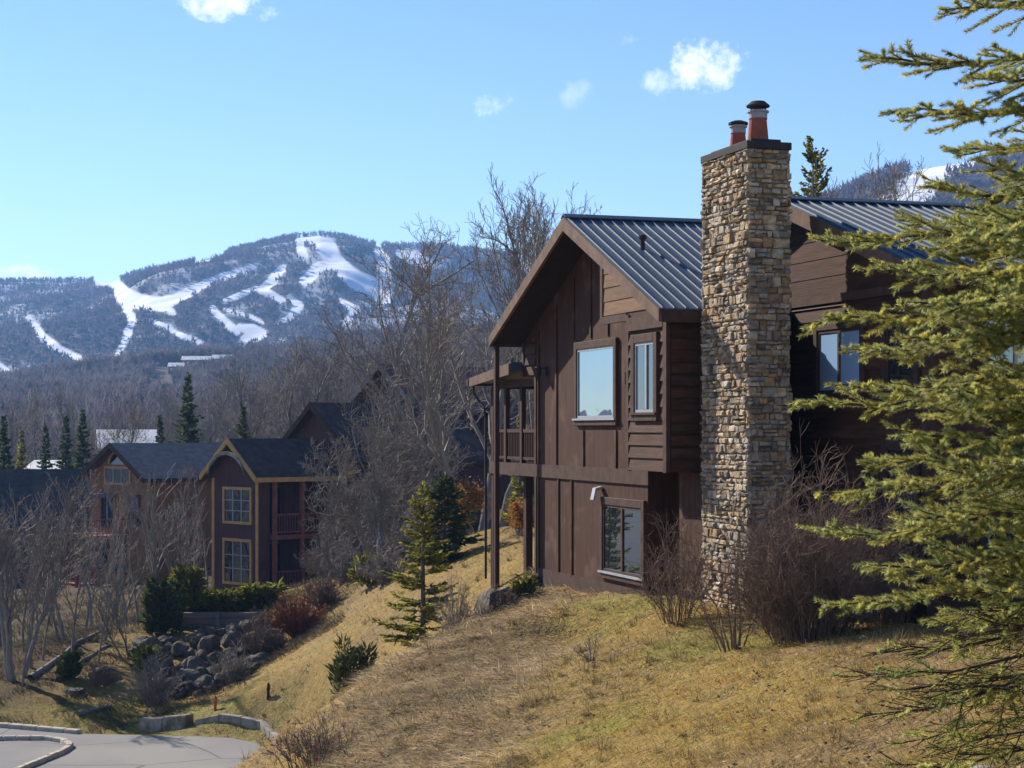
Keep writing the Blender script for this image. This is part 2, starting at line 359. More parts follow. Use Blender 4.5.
def grid_faces(nx, ny):
    i = (np.arange(ny - 1)[:, None] * nx + np.arange(nx - 1)[None]).ravel()
    return np.stack([i, i + 1, i + nx + 1, i + nx], 1)
def ground_col(X, Y):
    n1 = fbm(X * .35, Y * .35, 21, 4)[..., None]; n2 = fbm(X * 1.1, Y * 1.1, 31, 3)[..., None]; n3 = fbm(X * .12, Y * .12, 41, 3)[..., None]
    straw = np.array([.26, .18, .056]); tan = np.array([.235, .165, .075]); green = np.array([.19, .20, .04]); litter = np.array([.165, .115, .06]); dark = np.array([.10, .075, .05])
    c = straw + (tan - straw) * sstep(-.1, .25, n1)
    px = X / np.maximum(Y, 3) * F + 512
    g = np.zeros(X.shape)
    for cx, cy, r in ((3.2, 31.5, 1.7), (2.4, 38, 2.0), (-8, 56.5, 3.0), (-14, 62, 7), (-20, 64, 6), (5.2, 15, 2.2), (1.2, 27, 1.2), (-4.4, 48, 2.5)):
        g = np.maximum(g, np.exp(-((X - cx) ** 2 + (Y - cy) ** 2) / r ** 2))
    g = sstep(.25, .9, g + n2[..., 0] * 1.2 + n1[..., 0] * .6)[..., None] * .6
    c = c * (1 - g) + green * g
    # dead stems and leaf litter on the bank left below the house
    l = sstep(1.6, 0, np.abs(X - (-1.2 + (Y - 34) * .12)) / 1.8 + np.maximum(26 - Y, 0) * .2 + np.maximum(Y - 46, 0) * .3)
    l = (sstep(.2, .7, l + n2[..., 0] * .8) * .8)[..., None]
    c = c * (1 - l) + litter * l
    # the wood on the left: leaf litter
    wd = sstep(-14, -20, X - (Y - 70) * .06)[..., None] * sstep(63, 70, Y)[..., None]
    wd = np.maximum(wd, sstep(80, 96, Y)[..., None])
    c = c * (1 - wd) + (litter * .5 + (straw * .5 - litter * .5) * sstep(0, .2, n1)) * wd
    d = sstep(.12, .3, n2 * .6 + n3 * .7)
    c = c * (1 - .55 * d) + dark * .55 * d
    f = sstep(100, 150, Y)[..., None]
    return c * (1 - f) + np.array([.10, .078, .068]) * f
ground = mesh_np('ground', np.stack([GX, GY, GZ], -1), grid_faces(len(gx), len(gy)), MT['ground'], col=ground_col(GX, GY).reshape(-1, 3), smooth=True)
struct(ground)
rb = MB(); rb.v = [(x, y, ROADZ) for x, y in road_poly]; rb.f = [tuple(range(len(road_poly)))]; rb.c = [(1, 1, 1)] * len(road_poly)
struct(rb.build('road', MT['asphalt']))
# ------------------------------------------------------------------ main house (local x = along the ridge, y = along the gable wall, going away)
BZ = -3.7
AL = math.atan2(.3035, .9528)
house = empty('mountain_house', (2.88, 36, BZ), AL, 'large dark brown timber house with blue grey metal roofs and a tall stone chimney', 'house')
def hb(): return MB(BZ)
PT = .4225
def zr(y): return 2.374 + PT * min(y, 11.34 - y) - .2
rnd = random.Random(5)
# walls
def clap(mb, x, y0f, y1f, z0, z1, h, col=None, o=.045):
    """horizontal clapboards on a wall facing -x; y0f/y1f give the span at height z"""
    z = z0
    while z < z1 - .02:
        zt = min(z + h, z1); ya, yb = y0f(zt - .01), y1f(zt - .01); ya2, yb2 = y0f(z), y1f(z)
        k = rnd.uniform(.82, 1.12); c = (k, k, k)
        if yb - ya > .05:
            mb.add([(x - o, ya2, z), (x - o, yb2, z), (x - .006, yb, zt), (x - .006, ya, zt), (x + .02, ya2, z), (x + .02, yb2, z), (x + .02, yb, zt), (x + .02, ya, zt)],
                   [(0, 1, 2, 3), (4, 7, 6, 5), (0, 4, 5, 1), (2, 6, 7, 3), (0, 3, 7, 4), (1, 5, 6, 2)], c)
        z = zt
m = hb()
m.box(.85, 4.55, 2.75, 10.1, -4.6, -.85); m.box(1.5, 4.55, .49, 2.75, -4.6, -.85)
m.prism_x([(.49, -.85), (10.1, -.85), (10.1, zr(10.1)), (5.67, zr(5.67)), (.49, zr(.49))], .85, 4.55)
m.prism_x([(10.1, 1.35), (11.14, 1.35), (11.14, zr(11.14)), (10.1, zr(10.1))], .85, 4.55)
m.box(3.6, 4.55, 10.1, 11.14, -.85, 1.35)
def batten(y, z0, z1, x=.85): m.box(x - .035, x + .01, y - .045, y + .045, z0, z1)
for y in (9.95, 8.45, 7.5): batten(y, -3.45, -1.17)
for y in (.75, 2.0): batten(y, -3.4, -.86, 1.5)
for y in (9.95, 8.6): batten(y, -.84, zr(y) - .3)
for y in (6.7, 4.6): batten(y, -.84, .0)
for y in (7.35, 6.2, 5.1): batten(y, 2.1, zr(y) - .3)
m.build('wall', MT['siding'], house)
m = hb()                                    # shallow bay on the right half of the gable
m.prism_x([(.49, -.83), (2.67, -.83), (2.67, zr(2.67)), (.49, zr(.49))], .37, .848)
m.prism_x([(2.67, 2.42), (4.22, 2.42), (4.22, zr(4.22)), (2.67, zr(2.67))], .37, .848)
yl = lambda z: max(.62, (z + .2 - 2.374) / PT + .02)
clap(m, .37, lambda z: .62, lambda z: 2.55, -.83, .2, .26)
clap(m, .37, lambda z: .62, lambda z: .84, .2, 2.05, .26)
clap(m, .37, lambda z: 2.2, lambda z: 2.55, .2, 2.05, .26)
bay = m.build('bay', MT['clap'], house)
m = hb()
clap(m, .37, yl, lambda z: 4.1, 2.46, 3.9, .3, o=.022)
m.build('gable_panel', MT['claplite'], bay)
m = hb()
m.box(.31, .40, .44, .62, -.85, 2.3); m.box(.33, .40, 2.55, 2.69, -.85, 2.40); m.box(.33, .40, 4.1, 4.24, 2.3, 3.6); m.box(.30, .36, .625, 2.54, 2.05, 2.33); m.box(.33, .41, 2.69, 4.1, 2.28, 2.44)
m.build('corner_board', MT['trim'], bay)
m = hb(); m.box(.80, .86, 2.62, 10.2, -1.16, -.845); m.box(.82, .86, 2.72, 10.2, -3.75, -3.4)
m.build('belt_board', MT['trim'], house)
m = hb(); m.box(.79, .88, 10.02, 10.14, -3.5, -1.17); m.box(.79, .88, 10.04, 10.16, -.84, 1.35); m.box(.79, .88, 11.03, 11.17, 1.35, 2.2)
m.build('corner_board', MT['trim'], house)
m = hb(); clap(m, .85, lambda z: 10.17, lambda z: 11.03, 1.37, 2.2, .26); m.build('porch_gable_siding', MT['clap'], house)
m = hb(); m.box(.825, 4.55, 2.73, 10.13, -4.8, -3.72); m.build('foundation', MT['concrete'], house)
# right eave wall between bay and chimney (in the shade)
m = hb()
z = -.8
while z < 2.0:
    k = rnd.uniform(.85, 1.1); m.box(.42 if z > -.85 else 1.51, 4.55, .45 - .0, .488, z, z + .2, (k, k, k)); z += .24
m.build('eave_siding', MT['clap'], house)

def window(parent, y0, y1, z0, z1, x, mull=(), glass='glass', tr=.17, trm='trim', sash='sash', hm=()):
    """window in a wall facing -x: frame, sash, pane, sill"""
    m = hb(); t = tr; d = .06
    m.box(x - d, x + .03, y0 - t, y0, z0 - t, z1 + t); m.box(x - d, x + .03, y1, y1 + t, z0 - t, z1 + t)
    m.box(x - d, x + .03, y0 + .001, y1 - .001, z1, z1 + t); m.box(x - d, x + .03, y0 + .001, y1 - .001, z0 - t, z0)
    wn = m.build('window', MT[trm], parent, bevel=.008)
    m = hb(); s = .055
    m.box(x - .035, x + .02, y0, y0 + s, z0, z1); m.box(x - .035, x + .02, y1 - s, y1, z0, z1)
    m.box(x - .035, x + .02, y0 + s, y1 - s, z1 - s, z1); m.box(x - .035, x + .02, y0 + s, y1 - s, z0, z0 + s)
    for f in mull:
        yy = y0 + (y1 - y0) * f; m.box(x - .04, x + .02, yy - .045, yy + .045, z0 + s, z1 - s)
    for f in hm:
        zz = z0 + (z1 - z0) * f; m.box(x - .03, x + .02, y0 + s, y1 - s, zz - .02, zz + .02)
    m.build('sash', MT[sash], wn)
    m = hb(); m.box(x - .012, x + .012, y0 + s, y1 - s, z0 + s, z1 - s); m.build('pane', MT[glass], wn)
    m = hb(); m.box(x - .10, x - .055, y0 - t, y1 + t, z0 - .05, z0 - .005); m.build('sill', MT['sash' if glass == 'glass' else trm], wn)
    return wn
window(house, 4.62, 7.02, .27, 1.86, .83)
window(bay, 1.07, 2.12, .36, 1.78, .34, (.42,), 'glass_dark', tr=.18)
window(house, 2.97, 5.31, -3.13, -1.66, .83, (.5,), 'glass', sash='trim')

# roof
def roof_slab(m, x0, x1, yr, y1, zrid, ze, th=.12):
    """one slope from ridge line y=yr,z=zrid down to y=y1,z=ze"""
    m.prism_x([(yr, zrid), (y1, ze), (y1, ze - th), (yr, zrid - th)], x0, x1)
def seams(m, x0, x1, st, yr, y1, zrid, ze):
    x = x0 + .06
    while x < x1 - .03:
        m.add([(x - .016, yr, zrid - .01), (x + .016, yr, zrid - .01), (x + .016, y1, ze - .01), (x - .016, y1, ze - .01),
               (x - .01, yr, zrid + .035), (x + .01, yr, zrid + .035), (x + .01, y1, ze + .035), (x - .01, y1, ze + .035)],
              [(4, 5, 6, 7), (0, 1, 5, 4), (1, 2, 6, 5), (2, 3, 7, 6), (3, 0, 4, 7)], (1.1, 1.1, 1.1)); x += st
def metal_roof(x0, x1, yr, ya, yb, zrid, ze, st=.25):
    m = hb(); roof_slab(m, x0, x1, yr, ya, zrid, ze); roof_slab(m, x0, x1, yr, yb, zrid, ze)
    seams(m, x0, x1, st, yr, ya, zrid, ze); seams(m, x0, x1, st, yr, yb, zrid, ze)
    r = m.build('roof', MT['metalroof'], house)
    m = hb(); p = (zrid - ze) / (yb - yr)
    m.prism_x([(yr - .16, zrid - .16 * p + .06), (yr, zrid + .075), (yr + .16, zrid - .16 * p + .06), (yr + .16, zrid - .16 * p + .04), (yr, zrid + .05), (yr - .16, zrid - .16 * p + .04)], x0 - .02, x1)
    m.build('ridge_cap', MT['metalroof'], r)
    m = hb()                                   # soffit under the slopes
    roof_slab(m, x0 + .06, x1, yr, ya + .06, zrid - .125, ze + .06 * p - .125, .09); roof_slab(m, x0 + .06, x1, yr, yb - .06, zrid - .125, ze + .06 * p - .125, .09)
    m.build('soffit', MT['soffit'], r)
    m = hb(); h = .30                          # barge boards along the front rake, fascia along the eaves
    for y1 in (ya, yb):
        m.prism_x([(yr, zrid - .01), (y1, ze - .01), (y1, ze - .01 - h * .85), (yr, zrid - .01 - h)], x0 - .03, x0 + .045)
    m.build('barge_board', MT['barge'], r)
    m = hb(); m.box(x0 + .05, x1, ya - .015, ya + .045, ze - .27, ze - .022); m.build('fascia', MT['darktrim'], r)
    m = hb(); m.box(x0 + .05, x1, yb - .045, yb + .015, ze - .27, ze - .022); m.build('fascia', MT['darktrim'], r)
    return r
metal_roof(0, 4.6, 5.67, 0, 11.34, 4.768, 2.374)
m = hb(); m.lathe(1.05, 3.55, [(.05, zr(3.55) + .15), (.05, zr(3.55) + .42), (.09, zr(3.55) + .43), (.09, zr(3.55) + .5), (.02, zr(3.55) + .53)], 10)
m.build('vent_pipe', MT['capmetal'], house)
# porch on the far left
porch = empty('porch', (0, 0, 0)); porch.parent = house
m = hb(); m.box(.86, 3.6, 10.15, 14.1, -1.0, -.86); m.build('deck', MT['post'], porch)
m = hb(); m.box(.80, .86, 10.2, 14.15, -1.16, -.845); m.box(.86, 3.6, 14.09, 14.15, -1.16, -.845); m.build('rim_board', MT['trim'], porch)
for (x, y, z0, z1) in ((.93, 13.9, -5, 1.15), (1.35, 12.35, -5, -1.0), (3.5, 13.9, -5, 1.15)):
    m = hb(); m.box(x - .09, x + .09, y - .11, y + .11, z0, z1); m.build('post', MT['post'], porch)
m = hb(); m.box(.08, .19, 11.13, 11.27, -4.6, 2.12); m.build('roof_post', MT['post'], house)
for y in (12.85, 11.5):
    m = hb(); m.box(.87, .99, y - .08, y + .08, -.86, 1.15); m.build('post', MT['post'], porch)
def railing(x0, x1, y0, y1, z0, z1, mt, parent, st=.13, bz=BZ):
    m = MB(bz); a = Vector((x0, y0, 0)); b = Vector((x1, y1, 0)); d = b - a; n = max(2, int(d.length / st))
    for z, h in ((z1, .09), (z0 + .12, .07)): m.bar((x0, y0, z), (x1, y1, z), .07, h)
    for i in range(1, n):
        p = a + d * i / n; m.box(p.x - .018, p.x + .018, p.y - .018, p.y + .018, z0 + .15, z1 - .04)
    return m.build('railing', MT[mt], parent)
for ya, yb in ((10.2, 11.42), (11.58, 12.77), (12.93, 13.8)): railing(.93, .93, ya, yb, -.84, -.02, 'post', porch)
railing(1.05, 3.45, 14.0, 14.0, -.84, -.02, 'post', porch)
m = hb(); m.box(.87, .99, 10.2, 13.95, 1.1, 1.28); m.box(1.0, 3.6, 13.84, 13.96, 1.1, 1.28); m.build('header_beam', MT['post'], porch)
m = hb(); m.prism_x([(11.15, 1.72), (14.75, 1.42), (14.75, 1.26), (11.15, 1.5)], .5, 3.9); pr = m.build('porch_roof', MT['metalroof'], porch)
m = hb(); m.prism_x([(11.16, 1.69), (14.78, 1.39), (14.78, 1.17), (11.16, 1.40)], .44, .498); m.build('barge_board', MT['barge'], pr)
m = hb(); m.box(.42, 3.9, 14.75, 14.9, 1.2, 1.37); gt = m.build('gutter', MT['darktrim'], porch)
m = hb(); m.tube([(.6, 14.82, 1.2), (.6, 14.8, 1.0), (.7, 14.5, .72), (.75, 14.3, .6), (.76, 14.2, .3), (.76, 14.2, -4.0)], .035, 6); m.build('downspout', MT['capmetal'], gt)
# lamps
def wall_lamp(x, y, z):
    m = hb(); m.box(x - .03, x, y - .07, y + .07, z - .1, z + .12); m.bar((x - .02, y, z + .08), (x - .2, y, z + .1), .03, .03)
    m.lathe(x - .2, y, [(.02, z + .17), (.09, z + .1), (.07, z - .1), (.03, z - .13)], 8); m.build('wall_lamp', MT['capmetal'], house)
wall_lamp(.84, 9.4, 1.42)
m = hb(); m.prism_y([(.82, -1.26), (.66, -1.30), (.60, -1.56), (.63, -1.58), (.69, -1.36), (.82, -1.32)], 5.4, 5.6); m.build('vent_hood', MT['galv'], house)
m = hb(); m.box(.78, .83, 3.7, 4.1, .95, 1.3); m.box(.76, .78, 3.86, 3.94, 1.0, 1.25); m.build('utility_box', MT['trim'], house)

# chimney: mortar core faced with separate stones
CX0, CX1, CY0, CY1 = .915, 1.725, -2.09, -.02
m = hb(); m.box(CX0, CX1, CY0, CY1, -4.6, 5.22)
chim = m.build('chimney', MT['mortar'], house)
m = hb(); m.box(CX0 + .12, CX1 - .02, CY1 - .01, 1.49, -4.6, -.86); m.box(CX0 + .12, CX1 - .02, CY1 - .01, .48, -.86, 2.0); m.build('chimney_backing', MT['siding'], house)
m = hb(); rs = random.Random(11)
STC = ((1, 1, 1), (1.2, 1.05, .85), (.78, .78, .8), (1.35, 1.22, 1.05), (.62, .58, .55), (1.15, .9, .62), (1.0, .9, .78), (.85, .72, .6), (1.4, 1.35, 1.3), (1.25, 1.25, 1.28), (.95, .97, 1.0))
def stones(org, du, length, nrm):
    z = -4.4
    while z < 5.2:
        h = min(rs.choice((.07, .10, .12, .15, .19, .09)), 5.22 - z)
        if h < .04: break
        u = -.03
        while u < length + .03:
            wd = rs.choice((.10, .14, .18, .23, .29, .16)); wd = min(wd, length + .03 - u)
            if wd < .06: break
            split = h > .14 and rs.random() < .5
            for (za, zb) in (((z, z + h * .5), (z + h * .5, z + h)) if split else ((z, z + h),)):
                g = .009; pr = rs.uniform(.01, .085); ins = .018
                c = rs.choice(STC); k = rs.uniform(.75, 1.15); c = tuple(a * k for a in c)
                vs = []
                for dpt, q in ((-.04, 0), (pr * .5, 0), (pr, ins)):
                    for (a, b) in ((u + g + q, za + g + q), (u + wd - g - q, za + g + q), (u + wd - g - q, zb - g - q), (u + g + q, zb - g - q)):
                        j = .02 if dpt > 0 else 0
                        aa = a + rs.uniform(-j, j); bb = b + rs.uniform(-j, j); dd = dpt + (rs.uniform(-.014, .014) if dpt == pr else 0)
                        vs.append((org[0] + du[0] * aa + nrm[0] * dd, org[1] + du[1] * aa + nrm[1] * dd, bb))
                m.add(vs, [(8, 9, 10, 11)] + [(i, (i + 1) % 4, 4 + (i + 1) % 4, 4 + i) for i in range(4)] + [(4 + i, 4 + (i + 1) % 4, 8 + (i + 1) % 4, 8 + i) for i in range(4)], c)
            u += wd
        z += h
stones((CX0, CY0), (0, 1), CY1 - CY0, (-1, 0)); stones((CX0, CY0), (1, 0), CX1 - CX0, (0, -1))
stones((CX1, CY0), (0, 1), CY1 - CY0, (1, 0)); stones((CX0, CY1), (1, 0), CX1 - CX0, (0, 1))
m.build('stonework', MT['stone'], chim)
m = hb(); m.box(CX0 - .05, CX1 + .05, CY0 - .05, CY1 + .05, 5.221, 5.36); m.box(CX0 + .1, CX1 - .1, CY0 + .1, CY1 - .1, 5.36, 5.43); cap = m.build('chimney_cap', MT['capmetal'], chim, bevel=.01)
def pot(x, y, r, h, cowl):
    m = hb(); m.lathe(x, y, [(r * 1.12, 5.42), (r * 1.1, 5.46), (r * .88, 5.43 + h * .95), (r * .95, 5.43 + h)], 18); p = m.build('flue_pot', MT['terracotta'], chim, smooth=False)
    m = hb(); m.lathe(x, y, [(r * .93, 5.43 + h), (r * .95, 5.43 + h + .11), (r * 1.1, 5.43 + h + .115), (r * 1.1, 5.43 + h + .15), (r * .9, 5.43 + h + .16)], 18); m.build('flue_collar', MT['galv'], p)
    m = hb()
    if cowl:
        for a in (0, 2.1, 4.2): m.box(x + r * .8 * math.cos(a) - .012, x + r * .8 * math.cos(a) + .012, y + r * .8 * math.sin(a) - .012, y + r * .8 * math.sin(a) + .012, 5.43 + h + .15, 5.43 + h + .25)
        m.lathe(x, y, [(r * 1.15, 5.43 + h + .22), (r * 1.2, 5.43 + h + .25), (r * .7, 5.43 + h + .33), (.02, 5.43 + h + .35)], 16)
    else:
        m.lathe(x, y, [(r * 1.2, 5.43 + h + .165), (r * 1.2, 5.43 + h + .21), (r * .5, 5.43 + h + .25)], 16)
    m.build('cowl', MT['capmetal'], p)
pot(1.50, -1.25, .19, .50, True); pot(1.50, -.35, .16, .36, False)

# right wing
WX = 2.85; WR = -.06; WZ = 4.58; WE = -5.58
def wzr(y): return WZ - .331 * abs(y - WR) - .2
m = hb(); m.prism_x([(-5.2, -4.6), (5.0, -4.6), (5.0, wzr(5.0)), (WR, wzr(WR)), (-5.2, wzr(-5.2))], WX, 17)
m.build('wing_wall', MT['siding'], house)
m = hb(); clap(m, WX, lambda z: -5.1, lambda z: .46, -4.4, 2.42, .25)
z = -4.4
while z < 2.4:
    k = rnd.uniform(.85, 1.1); m.add([(WX + .1, -5.245, z), (17, -5.245, z), (17, -5.205, z + .27), (WX + .1, -5.205, z + .27), (WX + .1, -5.19, z), (17, -5.19, z)], [(0, 1, 2, 3), (0, 4, 5, 1)], (k, k, k)); z += .27
m.build('wing_siding', MT['clap'], house)
m = hb(); clap(m, WX, lambda z: max(-5.1, WR - (WZ - .22 - z) / .331 + .05), lambda z: 2.6, 2.58, 4.3, .36, o=.018); m.build('wing_gable_panel', MT['clap'], house)
m = hb(); m.box(WX - .07, WX, -5.1, .46, 2.42, 2.58); m.box(WX - .06, WX + .1, -5.27, -5.1, -4.4, 2.7); m.build('wing_trim', MT['trim'], house)
window(house, -2.96, -1.25, .70, 1.90, WX - .055, (.5,), 'glass_painted_sky', tr=.14, trm='darktrim', sash='darktrim')
window(house, -4.9, -3.9, .70, 1.94, WX - .055, (), 'glass_dark', tr=.14, trm='darktrim', sash='darktrim')
window(house, -4.9, -3.9, -1.5, -.3, WX - .055, (), 'glass_dark', tr=.14, trm='darktrim', sash='darktrim')
def win_y(x0, x1, z0, z1, y, mull):
    m = hb(); t = .15
    m.box(x0 - t, x0, y - .06, y + .03, z0 - t, z1 + t); m.box(x1, x1 + t, y - .06, y + .03, z0 - t, z1 + t); m.box(x0, x1, y - .06, y + .03, z1, z1 + t); m.box(x0, x1, y - .06, y + .03, z0 - t, z0)
    wn = m.build('window', MT['darktrim'], house)
    m = hb(); s = .05
    for q in mull: xx = x0 + (x1 - x0) * q; m.box(xx - .03, xx + .03, y - .04, y + .02, z0 + s, z1 - s)
    m.box(x0, x0 + s, y - .035, y + .02, z0, z1); m.box(x1 - s, x1, y - .035, y + .02, z0, z1); m.box(x0 + s, x1 - s, y - .035, y + .02, z0, z0 + s); m.box(x0 + s, x1 - s, y - .035, y + .02, z1 - s, z1)
    m.build('sash', MT['sash'], wn)
    m = hb(); m.box(x0 + s, x1 - s, y - .012, y + .012, z0 + s, z1 - s); m.build('pane', MT['glass_dark'], wn)
win_y(3.97, 5.7, .72, 1.95, -5.25, (.33, .66)); win_y(8.2, 10.0, .75, 2.0, -5.25, (.5,)); win_y(3.97, 5.7, -2.0, -.7, -5.25, (.5,))
metal_roof(2.5, 17, WR, WE, 5.46, WZ, WZ - .331 * 5.52)
# ------------------------------------------------------------------ mountains
def mountain(name, prof, Yb, Yr, ybase, x0, x1, nx, ny, seed, rough=26, treeh=5.0, pw=1.0):
    """terrain whose crest follows prof (column -> row at distance Yr); returns heights on a px/Y grid"""
    px = np.linspace(x0, x1, nx); Yv = np.concatenate([np.linspace(Yb, Yr, ny), np.linspace(Yr, Yr * 1.35, 10)[1:]])
    PX, YY = np.meshgrid(px, Yv)
    crest = (HZ - np.interp(PX, [p[0] for p in prof], [p[1] for p in prof]) - treeh) / F * Yr
    base = (HZ - ybase) / F * Yb
    t = np.clip((YY - Yb) / (Yr - Yb), 0, 1); t2 = np.clip((YY - Yr) / (Yr * .35), 0, 1)
    X = (PX - 512) / F * YY
    sp = fbm(X / 330 + seed, YY / 700, seed, 4)
    Z = base + (crest - base) * (t ** pw * .75 + .25 * sstep(0, 1, t)) - (crest - base) * .8 * t2
    Z = Z + (sp * rough * 4 + fbm(X / 70, YY / 90, seed + 7, 3) * rough) * np.sin(np.pi * t) ** .8
    return X, YY, Z
def project(X, Y, Z): return X / Y * F + 512, HZ - Z / Y * F
def seg_mask(px, py, line):
    """soft mask of ski runs: polylines with a half width at each point"""
    m = np.zeros(px.shape)
    for (a, b) in zip(line[:-1], line[1:]):
        e = np.array([b[0] - a[0], b[1] - a[1]], float)
        t = np.clip(((px - a[0]) * e[0] + (py - a[1]) * e[1]) / (e @ e), 0, 1)
        d = np.hypot(px - a[0] - t * e[0], py - a[1] - t * e[1]); wd = (a[2] + (b[2] - a[2]) * t) * 1.12
        m = np.maximum(m, sstep(1.12, .88, d / wd))
    return m
RUNS = [[(96, 282, 2.5), (118, 286, 5), (124, 297, 8.5), (140, 302, 7.5), (160, 304, 6.5), (178, 299, 4.5), (205, 284, 4), (230, 274, 3.5), (254, 266, 3)],
        [(160, 304, 6), (172, 312, 3)], [(124, 300, 6), (133, 322, 3.5), (122, 345, 3.5), (116, 356, 3)],
        [(30, 319, 3), (42, 336, 4), (58, 350, 4.5), (78, 359, 4)], [(-20, 355, 5), (0, 369, 5), (10, 376, 4)],
        [(300, 241, 3.5), (303, 256, 5)], [(300, 241, 2), (318, 240, 4), (327, 248, 9), (333, 260, 8), (340, 266, 7), (356, 281, 9), (372, 290, 9), (386, 297, 7)],
        [(333, 262, 6), (316, 270, 5), (305, 282, 4.5)], [(378, 251, 4), (385, 262, 6.5), (384, 276, 6.5), (378, 290, 6)], [(400, 254, 3), (414, 258, 6.5), (432, 266, 4)],
        [(284, 268, 3), (272, 281, 5), (262, 290, 4), (282, 300, 3)], [(214, 309, 3), (222, 320, 4), (236, 331, 4)], [(240, 326, 3), (252, 331, 7), (264, 334, 4), (244, 340, 5)],
        [(256, 288, 2), (240, 296, 3), (225, 302, 2)], [(180, 335, 2.5), (200, 342, 2.5)], [(195, 262, 1.5), (225, 254, 1.5)], [(520, 262, 4), (545, 285, 7), (560, 300, 6)], [(290, 297, 2), (300, 306, 4), (288, 318, 3), (276, 322, 2)], [(150, 320, 1.5), (170, 328, 2.5), (180, 336, 2)], [(226, 310, 1.5), (250, 316, 2), (262, 322, 1.5)], [(340, 300, 2), (356, 310, 4), (346, 322, 3)]]
def mcol(px, py, X, Y, runs, seed, patch=.0):
    s = np.zeros(px.shape)
    wob = fbm(X / 26, Y / 60, seed, 3)
    for r in runs: s = np.maximum(s, seg_mask(px + wob * 7, py + wob * 3.5, r))
    n = fbm(X / 30, Y / 80, seed + 1, 4); n2 = fbm(X / 260, Y / 400, seed + 2, 3)
    return s, sstep(.02, .2, n + n2 * .9 + patch)
MT['mount'] = mat('mount', (1, 1, 1), (.88, .88, .9), .03, .95, attr=True)
MT['wood_hill'] = mat('wood_hill', (.20, .165, .15), (.14, .115, .105), .02, .95, attr=True, transl=.35)
MT['wood_far'] = mat('wood_far', (.12, .098, .105), (.085, .07, .08), .02, .95, attr=True, transl=.5)
def forest(name, X, Y, Z, n, seed, size, keep, tris, mt, colr, dark=.0, wsc=1.0):
    """thin wood of many small bare or evergreen crowns: one object"""
    g = np.random.default_rng(seed)
    ny, nx = X.shape
    ar = np.abs((X[:-1, 1:] - X[:-1, :-1]) * (Y[1:, :-1] - Y[:-1, :-1])).ravel(); cs = np.cumsum(ar)
    ci = np.searchsorted(cs, g.random(n) * cs[-1]); j = ci // (nx - 1); i = ci % (nx - 1); a = g.random(n); b = g.random(n); ok = np.ones(n, bool)
    def lerp(A): return (A[j, i] * (1 - a) + A[j, i + 1] * a) * (1 - b) + (A[j + 1, i] * (1 - a) + A[j + 1, i + 1] * a) * b
    x, y, z = lerp(X), lerp(Y), lerp(Z); px, py = project(x, y, z)
    ok &= keep(px, py, x, y, g); x, y, z = x[ok], y[ok], z[ok]; n = len(x)
    h = size * g.uniform(.6, 1.25, n); ever = (g.random(n) < dark + .35 * (fbm(x / 90, y / 130, seed + 3, 2) > .13))
    k = tris
    # slim triangles spraying up and out from the trunk
    t = g.random((n, k)); ang = g.random((n, k)) * 6.283; el = g.uniform(.15, 1.3, (n, k))
    zb = np.where(ever[:, None], t * .8, .12 + t * .55); ln = np.where(ever[:, None], .42 * (1.05 - zb) * .9, g.uniform(.22, .5, (n, k)))
    el = np.where(ever[:, None], -.35, el)
    d = np.stack([np.cos(ang) * np.cos(el), np.sin(ang) * np.cos(el), np.sin(el)], -1)
    p0 = np.stack([x[:, None] + 0 * t, y[:, None] + 0 * t, z[:, None] + zb * h[:, None]], -1)
    off = (g.random((n, k, 3)) - .5) * (h[:, None, None] * .22) * np.where(ever, .2, 1)[:, None, None]; p0 = p0 + off * np.array([1, 1, .6])
    tip = p0 + d * (ln * h[:, None])[..., None]
    sd = np.stack([-np.sin(ang), np.cos(ang), 0 * ang], -1) * (h[:, None] * np.where(ever[:, None], .13, .05) * wsc)[..., None]
    V = np.stack([p0 - sd, p0 + sd, tip], 2)
    c = np.where(ever[:, None, None], np.array([.32, .42, .30]), np.array(colr)) * g.uniform(.65, 1.3, (n, 1, 1)) * (1 + (g.random((n, 1, 3)) - .5) * .18)
    c = np.repeat(np.repeat(c, k, 1)[:, :, None], 3, 2)
    o = mesh_np(name, V.reshape(-1, 3), np.arange(n * k * 3).reshape(-1, 3), mt, col=c.reshape(-1, 3))
    o['kind'] = 'stuff'; return o
PROF = [(-700, 300), (-200, 287), (0, 279), (60, 278), (112, 277), (150, 265), (190, 258), (230, 248), (270, 240), (300, 233), (320, 231), (345, 234), (380, 242), (430, 242), (480, 248), (540, 255), (600, 262), (700, 270), (900, 285), (1400, 300)]
mX, mY, mZ = mountain('m', PROF, 1150, 2450, 398, -420, 700, 740, 260, 3)
px, py = project(mX, mY, mZ); S, PT_ = mcol(px, py, mX, mY, RUNS, 60, .07)
bare = np.array([.060, .050, .056]); snow = np.array([.80, .82, .86])
cc = bare + (np.array([.60, .61, .65]) - bare) * (PT_ * .6)[..., None]; cc = cc * (1 - S[..., None]) + snow * S[..., None]
mount = struct(mesh_np('mountain', np.stack([mX, mY, mZ], -1), grid_faces(mX.shape[1], mX.shape[0]), MT['mount'], col=cc.reshape(-1, 3), smooth=True))
def keep_m(runs, seed, p):
    def f(px, py, x, y, g):
        s, q = mcol(px, py, x, y, runs, seed, p); s = np.maximum(s, mcol(px, py - 3, x, y, runs, seed, p)[0]); return (s < .2 + .3 * (g.random(len(px)) < .12)) & (g.random(len(px)) > q * .55)
    return f
forest('mountain_wood', mX, mY, mZ, 104000, 5, 8.5, keep_m(RUNS, 60, .07), 9, MT['wood_far'], (1.0, .95, 1.0), .04, 1.7)
PROF2 = [(600, 262), (700, 240), (780, 216), (832, 198), (850, 188), (880, 174), (930, 163), (975, 156), (1030, 150), (1150, 150), (1400, 170)]
